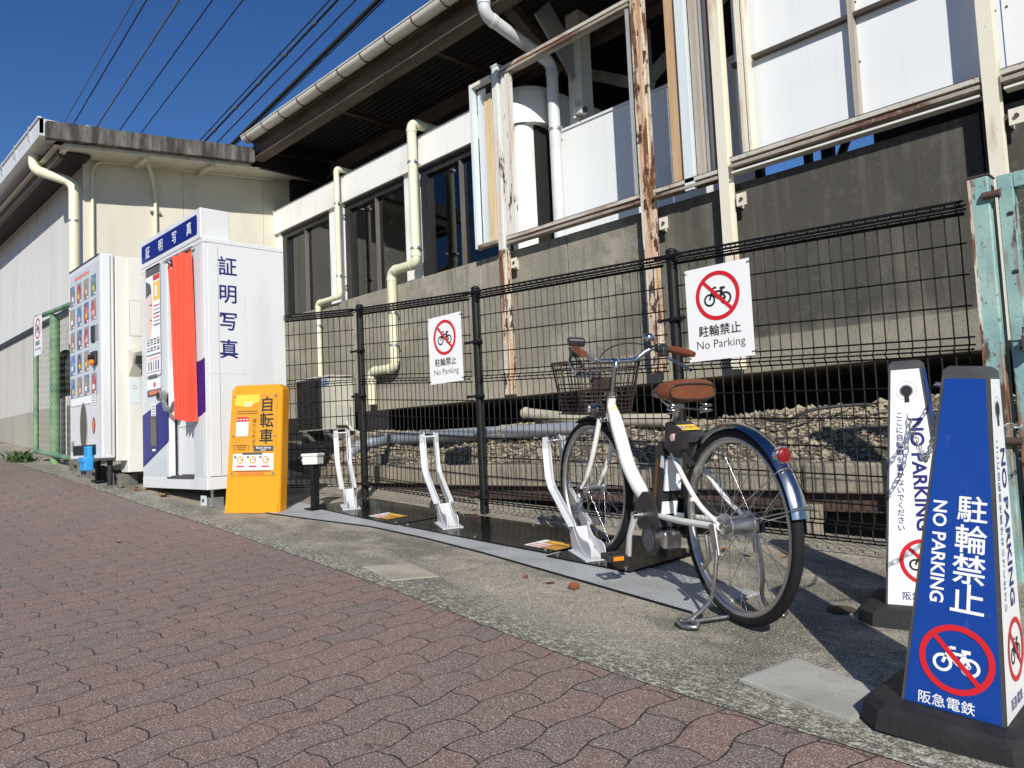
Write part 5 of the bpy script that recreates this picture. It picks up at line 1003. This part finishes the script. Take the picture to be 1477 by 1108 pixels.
b = MB(); b.obox(rotz((1.025, .015, .835)), (0, 0, 1), (0, 1, 0), (.075, .12, .02), 'brown wire', .004); b.obox(rotz((1.005, 0, .80)), (1, 0, .4), (0, 1, 0), (.10, .05, .012), 'chrome', .003); b.obox(rotz((1.015, .10, .885)), (0, 0, 1), (0, 1, 0), (.03, .13, .004), 'dark grey ink'); b.build('basket_bracket', BK)
b = MB(); b.sphere(rotz((1.085, .02, .715)), .036, 'chrome', 12, 8, (1.2, 1, 1)); b.cyl(rotz((1.12, .02, .715)), rotz((1.13, .02, .714)), .032, 'clear reflector', 14); b.obox(rotz((1.04, .03, .69)), (1, 0, 0), (0, 1, 0), (.07, .04, .03), 'black plastic', .005); b.build('head_lamp', BK)
# saddle
sd = MB(); nsec = 12; rows_ = []
for i in range(nsec+1):
    t = i/nsec; x = .265+.255*t; hw = .105*(1-t)**.55*1.0+.022 if t > .25 else .118*(.80+.2*math.sin(t/.25*math.pi/2)); hw = max(hw, .022)
    zt_ = .835-.02*t+.012*math.cos(t*3)-(.02 if i == 0 else 0)-(.015 if i == nsec else 0); zb_ = .755+.025*t+(.012 if i == 0 else 0)
    rows_.append([(x, hw*math.copysign(abs(math.cos(a))**.8, math.cos(a)), (zt_+zb_)/2+(zt_-zb_)/2*math.copysign(abs(math.sin(a))**.5, math.sin(a))) for a in [2*math.pi*k/20 for k in range(20)]])
P = [p for r_ in rows_ for p in r_]; sd.add(P, [(i*20+j, i*20+(j+1) % 20, (i+1)*20+(j+1) % 20, (i+1)*20+j) for i in range(nsec) for j in range(20)], 'brown leather', True); sd.add(rows_[0], [tuple(range(20))[::-1]], 'brown leather', True); sd.add(rows_[-1], [tuple(range(20))], 'brown leather', True)
sd.tube([(x-.003 if k else x, y*1.01, z) for k, (x, y, z) in enumerate(rows_[0])], .0035, 'brown wire', 5, closed=True)
sad = sd.build('saddle', BK)
b = MB()
for s in (-1, 1):
    b.tube([(.29+.022*math.cos(a), s*.07+.022*math.sin(a), .755-.006*a/2) for a in [k*.7 for k in range(20)]], .004, 'chrome', 5); b.tube(spline([(.28, s*.06, .725), (.38, s*.03, .735), (.48, s*.012, .765)]), .004, 'chrome', 6)
b.build('springs', sad)
b = MB(); b.tube([(.425, 0, .595), (.385, 0, .745)], .0135, 'chrome', 12); b.obox((.383, 0, .742), (1, 0, 0), (0, 1, 0), (.045, .04, .025), 'steel', .005); b.cyl((.428, 0, .59), (.415, 0, .64), .019, 'black plastic', 12); b.build('seat_post', BK)
# battery and drive unit
b = MB(); F = Fr((0, 0, 0), (1, 0, 0), (0, 0, 1)); b.prism(F, [(.548, .33), (.495, .57), (.475, .595), (.44, .575), (.425, .55), (.475, .30)], -.038, .038, 'black plastic'); bt = b.build('battery', BK)
b = MB(); b.prism(F, [(.535, .34), (.493, .53), (.470, .525), (.512, .335)], -.0395, -.0385, 'bronze'); b.prism(F, [(.462, .50), (.450, .545), (.425, .54), (.437, .495)], -.0398, -.0385, 'white ink'); 
b.add([(.437, -.025, .5), (.437, .025, .5), (.424, .025, .545), (.424, -.025, .545)], [(0, 1, 2, 3)], 'white ink'); b.build('label', bt)
b = MB(); b.obox((.43, .0, .47), (0, 1, 0), (-.2, 0, 1), (.07, .13, .012), 'white ink') ; b.obox((.432, .0, .50), (0, 1, 0), (-.2, 0, 1), (.072, .05, .013), 'pack blue'); b.obox((.468, 0, .335), (0, 1, 0), (-.2, 0, 1), (.07, .05, .012), 'white ink'); b.build('label', bt)
b = MB(); b.prism(F, [(.665, .335), (.60, .385), (.535, .38), (.49, .32), (.46, .26), (.50, .235), (.57, .245), (.635, .225), (.69, .27)], -.05, .05, 'black plastic'); b.cyl((.615, -.075, .285), (.615, .075, .285), .02, 'steel', 14); b.obox((.515, -.0, .215), (1, 0, .1), (0, 1, 0), (.15, .085, .075), 'steel', .015); b.cyl((.555, -.055, .20), (.555, -.045, .20), .06, 'dark grey ink', 24); b.cyl((.545, .042, .195), (.545, .056, .195), .062, 'black plastic', 24); b.cyl((.545, .056, .195), (.545, .058, .195), .045, 'dark grey ink', 24); b.build('drive_unit', BK)
for s in (1, -1):
    b = MB(); e = V((.635, s*.105, .12)) if s > 0 else V((.595, -.105, .45)); c = V((.615, s*.075, .285)); b.tube([c+V((0, s*.004, .0)), c*.5+e*.5+V((0, s*.012, 0)), e], [.019, .015, .017], 'bright steel', 10, flat=.75); b.cyl(c, c+V((0, s*.016, 0)), .019, 'chrome', 14); cr = b.build('crank', BK)
    b = MB(); pc = e+V((0, s*.065, 0)); b.cyl(e, pc, .007, 'steel', 8)
    for q_ in (-1, 1): b.obox(pc+V((q_*.036, 0, 0)), (0, 1, 0), (1, 0, 0), (.085, .012, .026), 'black plastic', .003)
    for q_ in (-1, 0, 1): b.obox(pc+V((0, q_*.036, 0)), (1, 0, 0), (0, 1, 0), (.072, .012, .022), 'black plastic', .003)
    b.obox(pc+V((-.043, 0, 0)), (0, 1, 0), (0, 0, 1), (.045, .016, .004), 'orange reflector'); b.obox(pc+V((.043, 0, 0)), (0, 1, 0), (0, 0, 1), (.045, .016, .004), 'orange reflector'); b.build('pedal', cr)
b = MB(); b.prism(F, [(.69, .33), (.60, .36), (.06, .37), (-.02, .36), (-.03, .31), (.05, .29), (.50, .215), (.65, .20), (.70, .26)], .078, .092, 'black plastic'); b.build('chain_case', BK)
# fenders
def fender(cx, cz, r, a0, a1, hw, m, steer=0, n=26):
    b = MB(); P = []; K = 7
    for i in range(n+1):
        a = R(a0+(a1-a0)*i/n)
        for k in range(K):
            s = -1+2*k/(K-1); rr = r-.014*s*s
            p = V((cx+rr*math.cos(a), hw*s, cz+rr*math.sin(a))); P.append(rotz(p, V((cx, 0, 0)), steer) if steer else p)
    fs = [(i*K+k, (i+1)*K+k, (i+1)*K+k+1, i*K+k+1) for i in range(n) for k in range(K-1)]
    b.add(P, fs, m, True); return b
b = fender(0, WR, .354, 35, 168, .031, 'dark chrome')
for a in (142, 163): 
    pa = V((.358*math.cos(R(a)), 0, WR+.358*math.sin(R(a))))
    for s in (-1, 1): b.tube([pa+V((0, s*.033, -.004)), (0.0, s*.075, WR)], .0024, 'chrome', 5)
    b.tube([pa+V((0, s_*.033, .002-.004*abs(s_))) for s_ in (-1, -.5, 0, .5, 1)], .004, 'chrome', 6)
fd = b.build('rear_fender', BK)
b = fender(FX, WR, .352, 62, 150, .027, 'black plastic', ST_); b.build('front_fender', BK)
b = MB(); pa = V((.350*math.cos(R(133)), 0, WR+.350*math.sin(R(133)))); dr_ = V((-.95, 0, .15)).normalized(); b.cyl(pa, pa+dr_*.022, .027, 'chrome', 22); b.cyl(pa+dr_*.022, pa+dr_*.026, .024, 'red reflector', 22); b.sphere(pa+dr_*.024, .0235, 'red reflector', 16, 8, (.35, 1, 1)); b.build('tail_reflector', fd)
# lock box and ring lock
b = MB(); b.prism(F, [(.41, .585), (.398, .675), (.37, .683), (.24, .632), (.23, .61), (.25, .595), (.34, .545)], -.047, .047, 'black plastic'); lk = b.build('lock_box', BK)
b = MB(); Fl = Fr((.305, 0, .6580), (0, -1, 0), (.931, 0, .365))
b.rect(Fl, 0, 0, .078, .05, 'yellow ink', .0035); b.rect(Fl, -.028, 0, .022, .028, 'mid grey ink', .004)
b.text(Fl, 'F2819', .012, 0, .020, 'dark grey ink', .0045, .01); b.build('number_plate', lk)
b = MB(); b.tube([(.245+.0*a, .062*math.cos(R(a)), .60-.075*math.sin(R(a))) for a in range(0, 181, 15)], .011, 'black plastic', 8); b.box((.22, -.075, .585), (.27, -.05, .65), 'black plastic'); b.box((.22, .05, .585), (.27, .075, .65), 'black plastic'); b.cyl((.30, .056, .625), (.30, .075, .625), .014, 'pink ink', 10); b.build('ring_lock', BK)
# two-leg stand
b = MB()
for s in (-1, 1):
    b.obox((.015, s*.080, .29), (.25, 0, 1), (0, 1, 0), (.11, .012, .035), 'steel', .003); b.tube(spline([(.0, s*.083, .26), (.0, s*.095, .16), (.02, s*.105, .08), (.06, s*.165, .012)]), .0075, 'steel', 8)
    b.tube(spline([(.06, s*.165, .010), (.085, s*.19, .010), (.03, s*.205, .010), (-.005, s*.175, .010), (.02, s*.15, .010), (.055, s*.155, .010)]), .0075, 'steel', 8)
b.tube([(.05, .155, .012), (.045, 0, .014), (.05, -.155, .012)], .007, 'steel', 8); b.tube([(.055, .09, .30), (.04, .088, .22), (.075, .095, .18)], .008, 'steel', 8); b.build('kickstand', BK)

# ------------------------------------------------------------------ no-parking cone signs
def make_cone():
    root = thing('cone_sign', '', 'cone sign'); H0_, H1_ = .054, .84; sb, s_t = .205, .085
    mb = MB(); Fz = Fr((0, 0, 0), (1, 0, 0), (0, 1, 0)); k = .19; c = .06
    oc = lambda k, c: [(-k+c, -k), (k-c, -k), (k, -k+c), (k, k-c), (k-c, k), (-k+c, k), (-k, k-c), (-k, -k+c)]
    a, b2, c2 = oc(.188, .05), oc(.184, .05), oc(.166, .045); P = [(x, y, 0) for x, y in a]+[(x, y, .042) for x, y in b2]+[(x, y, .055) for x, y in c2]+[(x, y, .058) for x, y in oc(.14, .03)]
    mb.add(P, [(i*8+j, i*8+(j+1) % 8, (i+1)*8+(j+1) % 8, (i+1)*8+j) for i in range(3) for j in range(8)]+[tuple(range(24, 32)), tuple(range(8))[::-1]], 'black rubber'); mb.build('base', root)
    mb = MB(); sq = lambda s, z: [(-s/2, -s/2, z), (s/2, -s/2, z), (s/2, s/2, z), (-s/2, s/2, z)]
    P = sq(sb+.010, H0_)+sq(s_t+.010, H1_)+sq(s_t-.012, H1_+.010); mb.add(P, [(i, (i+1) % 4, 4+(i+1) % 4, 4+i) for i in range(4)]+[(4+i, 4+(i+1) % 4, 8+(i+1) % 4, 8+i) for i in range(4)]+[(8, 9, 10, 11)], 'grey edge trim'); mb.build('body', root)
    for k in range(4):
        a = k*math.pi/2; rx = lambda p: V((p[0]*math.cos(a)-p[1]*math.sin(a), p[0]*math.sin(a)+p[1]*math.cos(a), p[2]))
        lo, hi = (sb+.010)/2, (s_t+.010)/2; o = rx((0, -lo, H0_)); u_ = rx((1, 0, 0)); v2 = rx((0, lo-hi, H1_-H0_)); L = v2.length; F = Fr(o, u_, v2); blue = k % 2 == 0
        W = lambda t: (sb+(s_t-sb)*t)/2-.002
        mb = MB(); t0, t1 = .006, .975; mb.poly(F, [(-W(t0), t0*L), (W(t0), t0*L), (W(t1), t1*L), (-W(t1), t1*L)], 'blue sheet' if blue else 'white sheet', .0012)
        q = .0022
        if blue:
            for i, ch in enumerate('駐輪禁止'): mb.text(F, ch, .026-.001*i, L*(.595-.0865*i), .064+.0035*i, 'white ink', q, .011)
            mb.text(F, 'NO PARKING', -.040, L*.462, .040, 'white ink', q, .022, 1, .98); ban(mb, F, .006, L*.158, .078, 'white ink', q); mb.text(F, '阪急電鉄', -.012, L*.030, .030, 'white ink', q, .006)
        else:
            mb.text(F, 'NO PARKING', .022, L*.54, .056, 'navy ink', q, .026, 1, 1.08)
            for i, ch in enumerate('ここに自転車を置かないでください'): mb.text(F, ch, -.026-.0012*i, L*(.785-.031*i), .0235, 'navy ink', q, .010)
            ban(mb, F, .016, L*.185, .072, 'black ink', q); mb.text(F, '阪急電鉄', 0, L*.045, .028, 'navy ink', q, .006)
            cy = L*.885; mb.ring(F, 0, cy, .017, .021, 'mid grey ink', q, 24); mb.disc(F, 0, cy, .017, 'dark recess', q+.0005, 24); mb.rect(F, 0, cy-.024, .014, .028, 'dark recess', q+.0004); mb.ring(F, 0, cy, .030, .031, 'mid grey ink', q, 24)
        mb.build('printed_face', root)
    return root
CN = make_cone(); CN.location = (-.635, 2.06, gz(-.635, 2.06)-.002); CN.rotation_euler = (R(1.0), R(5.6), R(2.0)); tag(CN, 'nearest cone sign, blue front face with white NO PARKING lettering, at the right edge', 'cone sign', 'cone signs'); CN['label'] = 'cone sign with its blue face in front, beside the pale concrete patch'
C2 = dup(CN); C2.scale = (1.03, 1.03, 1.03); C2.location = (-.963, 2.851, gz(-.963, 2.851)); C2.rotation_euler = (R(0), R(1.6), R(11.5-90)); C2['label'] = 'cone sign with its white face in front, standing near the fence by the teal gate'
def chain(pts, r, wire, name, label, loc):
    mb = MB(); P = spline(pts, 8); d = [0]
    for a, b in zip(P, P[1:]): d.append(d[-1]+(b-a).length)
    pitch = r*3.2; n = int(d[-1]/pitch)
    def at(s):
        for i in range(len(d)-1):
            if d[i+1] >= s: t = (s-d[i])/max(1e-9, d[i+1]-d[i]); return P[i]+(P[i+1]-P[i])*t
        return P[-1]
    for i in range(n):
        c = at((i+.5)*pitch); t = (at((i+.6)*pitch)-at((i+.4)*pitch)).normalized(); sd = t.cross(V((0, 0, 1))); sd = sd.normalized() if sd.length > .01 else V((1, 0, 0)); 
        if i % 2: sd = t.cross(sd)
        sd = (sd+.35*t.cross(sd)).normalized()
        mb.tube([c+t*(math.cos(a)*r*2.25)+sd*(math.sin(a)*r*1.15) for a in [2*math.pi*k/10 for k in range(10)]], wire, 'galvanised steel', 5, closed=True)
    tag(mb.build(name, base=loc), label, 'chain', 'chains between the cone signs')
chain([(-.965, 2.80, .085), (-.94, 2.76, -.01), (-.88, 2.66, -.10), (-.80, 2.45, -.12), (-.72, 2.28, -.05), (-.67, 2.16, .02)], .0068, .0018, 'chain', 'sagging chain hanging from the hole of the white cone face to the blue cone', (-.9, 2.7, 0))
chain([(-.90, 2.92, .12), (-.80, 2.7, .105), (-.70, 2.45, .095), (-.62, 2.2, .075)], .0068, .0018, 'chain', 'straighter upper chain running behind the blue cone from the white cone', (-.8, 2.7, .1))
chain([(-.575, 2.06, .02), (-.52, 2.10, -.02), (-.45, 2.3, -.03), (-.45, 2.8, .03), (-.55, 3.3, .0)], .0068, .0018, 'chain', 'chain running from the blue cone back to the teal gate lock', (-.45, 2.3, 0))

# ------------------------------------------------------------------ teal gate at the right
TG = thing('steel_gate', 'weathered teal steel gate with chain link mesh and rusty posts at the right', 'gate', (-.4, 3.5, -.7))
mb = MB(); zg = gz(-.85, 3.5); mb.box((-.885, 3.46, zg-.02), (-.815, 3.55, .955), 'teal paint', .006); mb.box((-.888, 3.457, .955), (-.812, 3.553, .962), 'rust brown'); mb.box((-.888, 3.458, zg), (-.878, 3.462, .95), 'very rusty steel'); mb.build('post', TG)
mb = MB(); z1, z0 = .945, gz(-.4, 3.5)+.04
mb.box((-.79, 3.47, z0), (-.735, 3.53, z1), 'teal paint', .004); mb.box((-.735, 3.47, z1-.06), (.9, 3.53, z1), 'teal paint', .004); mb.box((-.735, 3.47, .34), (.9, 3.53, .40), 'teal paint', .004); mb.box((-.735, 3.47, z0), (.9, 3.53, z0+.06), 'teal paint', .004); mb.box((.9, 3.47, z0), (.97, 3.53, z1), 'teal paint', .004); mb.obox((-.35, 3.51, .67), (.75, 0, -.55), (0, 1, 0), (.8, .02, .03), 'teal paint'); mb.build('frame', TG)
mb = MB()
for z in (.78, .55, .25): mb.box((-.76, 3.464, z), (-.742, 3.47, z+.012), 'dark recess')
mb.build('slots', TG)
mb = MB(); chainlink(mb, Fr((-.735, 3.50, 0), (1, 0, 0), (0, 0, 1)), 0, 1.63, .40, z1-.06, .06, .0028, 'pale wire'); mb.build('wire_mesh', TG)
mb = MB(); mb.box((-.69, 3.495, z0+.06), (.9, 3.505, .34), 'teal paint'); mb.build('lower_panel', TG)
mb = MB(); mb.cyl((-.835, 3.45, .87), (-.775, 3.45, .87), .016, 'rust brown', 12); mb.box((-.84, 3.445, .855), (-.80, 3.47, .885), 'teal paint', .004); mb.build('hinge', TG); mb = MB(); mb.cyl((-.835, 3.45, -.1), (-.775, 3.45, -.1), .016, 'rust brown', 12); mb.build('hinge', TG)
mb = MB(); mb.box((-.74, 3.40, .24), (-.70, 3.44, .30), 'rust brown', .004); mb.tube([(-.735, 3.42, .30), (-.735, 3.42, .33), (-.705, 3.42, .33), (-.705, 3.42, .30)], .005, 'steel', 6); mb.build('padlock', TG)
mb = MB(); mb.box((-.62, 4.3, -.6), (-.50, 4.4, 1.35), 'black rubber', .01); mb.box((-.40, 4.35, -.6), (-.30, 4.4, 1.2), 'black rubber', .01)
tag(mb.build('dark_sheet_stack', base=(-.5, 4.35, -.6)), 'dark boards standing behind the chain link mesh of the teal gate', 'boards')

# ------------------------------------------------------------------ overhead wires
rayf = lambda x, y: fw+rt2*((x-738.5)/1110)-up2*((y-554)/1110)
dW = V((-1.354, .052, -.102)).normalized()
WL = [((-1.093, .269, .434), .010, 'wire grey', 'faint thin grey overhead wire, first from the left end of the roof'), ((-1.084, .278, .433), .014, 'wire black', 'dark overhead wire just right of the faintest one'), ((-1.063, .300, .428), .016, 'wire brown', 'pale brown overhead wire between two pairs of dark wires'), ((-1.043, .321, .421), .013, 'wire black', 'dark overhead wire just right of the pale brown wire'), ((-1.023, .342, .418), .013, 'wire black', 'lone dark overhead wire with wide sky to its right'),
      ((-.972, .396, .403), .014, 'wire black', 'upper line of the overhead wire pair joined by hangers'), ((-.968, .401, .402), .024, 'wire black', 'lower line of the overhead wire pair joined by hangers'), ((-.957, .412, .399), .015, 'wire black', 'single dark overhead wire between the hung pair and the thick cable'), ((-.943, .427, .397), .050, 'wire black', 'thickest black overhead cable beside the canopy gutter'), ((-.939, .431, .3968), .012, 'wire black', 'thin overhead wire running beside the thickest cable')]
P5 = P6 = None
for i, (p, r, m, lb) in enumerate(WL):
    D = 20.0; p = V(p)*D; mb = MB(); far, near = p+dW*14, p-dW*34; pts = [far+(near-far)*k/16 for k in range(17)]
    mb.tube(pts, r, m, 6)
    if i == 6:
        for k in range(22):
            q = p-dW*(k*1.35-2); q2 = V(WL[5][0])*D-dW*(k*1.35-2); mb.tube([q, q2], .010, 'wire grey', 4); mb.cyl(q-dW*.06, q+dW*.06, .036, 'wire grey', 6)
    tag(mb.build('overhead_wire', base=p), lb, 'wire', 'overhead wires')

# ------------------------------------------------------------------ fallen leaves
rg = random.Random(11); lm = []
for k, m in enumerate(('leaf brown', 'leaf tan', 'leaf brown')):
    mb = MB(); L, w = .055+.01*k, .020+.004*k
    prof_ = [(-.5, 0), (-.3, .7), (0, 1), (.3, .7), (.5, 0)]
    P = [(L*a, w*b*s, .010*(b if s else 0)*(1.0 if k != 1 else .4)+.012*a*a*4) for a, b in prof_ for s in (-1, 0, 1)]
    mb.add(P, [(i*3+j, (i+1)*3+j, (i+1)*3+j+1, i*3+j+1) for i in range(4) for j in (0, 1)], m, True); mb.tube([(-L*.5, 0, .012), (-L*.8, .004, .006)], .0015, m, 4)
    lm.append(mb.build('fallen_leaf'))
sp = [(-2.5, 2.45, 'brown'), (-2.31, 2.43, ''), (-2.2, 2.43, '')]
fence_spots = [(-5.16, 3.42), (-5.06, 3.45), (-4.95, 3.44), (-5.3, 3.40), (-4.05, 3.44), (-3.91, 3.38), (-4.2, 3.46), (-3.7, 3.42), (-2.41, 3.2), (-2.3, 3.3), (-2.05, 3.36), (-1.9, 3.32), (-3.0, 3.44), (-3.3, 3.47), (-4.6, 3.46), (-1.75, 3.40), (-2.7, 3.42), (-5.22, 3.47), (-4.0, 3.47)]
used = [False]*3
def leaf(x, y, lb, grp, sc=1.0, dz=.006):
    k = rg.randrange(3); o = lm[k] if not used[k] else lm[k].copy()
    if used[k]: COL.objects.link(o)
    used[k] = True; o.location = (x, y, gz(x, y)+dz); o.rotation_euler = (rg.uniform(-.3, .3), rg.uniform(-.3, .3), rg.uniform(0, 6.3)); s = rg.uniform(.6, 1.15)*sc; o.scale = (s, s, s)
    tag(o, lb, 'leaf', grp)
for x, y in fence_spots: leaf(x, y, 'dry brown leaf lying on the concrete strip at the foot of the black fence', 'fallen leaves along the fence')
for x, y in ((-2.5, 2.45), (-2.33, 2.43), (-2.2, 2.435)): leaf(x, y, 'dry brown leaf lying on the concrete along the front edge of the chequered ramp', 'fallen leaves by the ramp')
for k in range(16):
    x = -8.9+rg.random()*1.9; y = 2.36+rg.random()*.22; leaf(x, y, 'dry brown leaf in the litter under the vending machine and photo booth', 'fallen leaves under the machines')
leaf(-5.3, 1.6, 'lone dry leaf on the red pavers in front of the yellow board', 'fallen leaf on the pavers', .9)
for o in COL.objects:
    if '_w' in o: del o['_w']
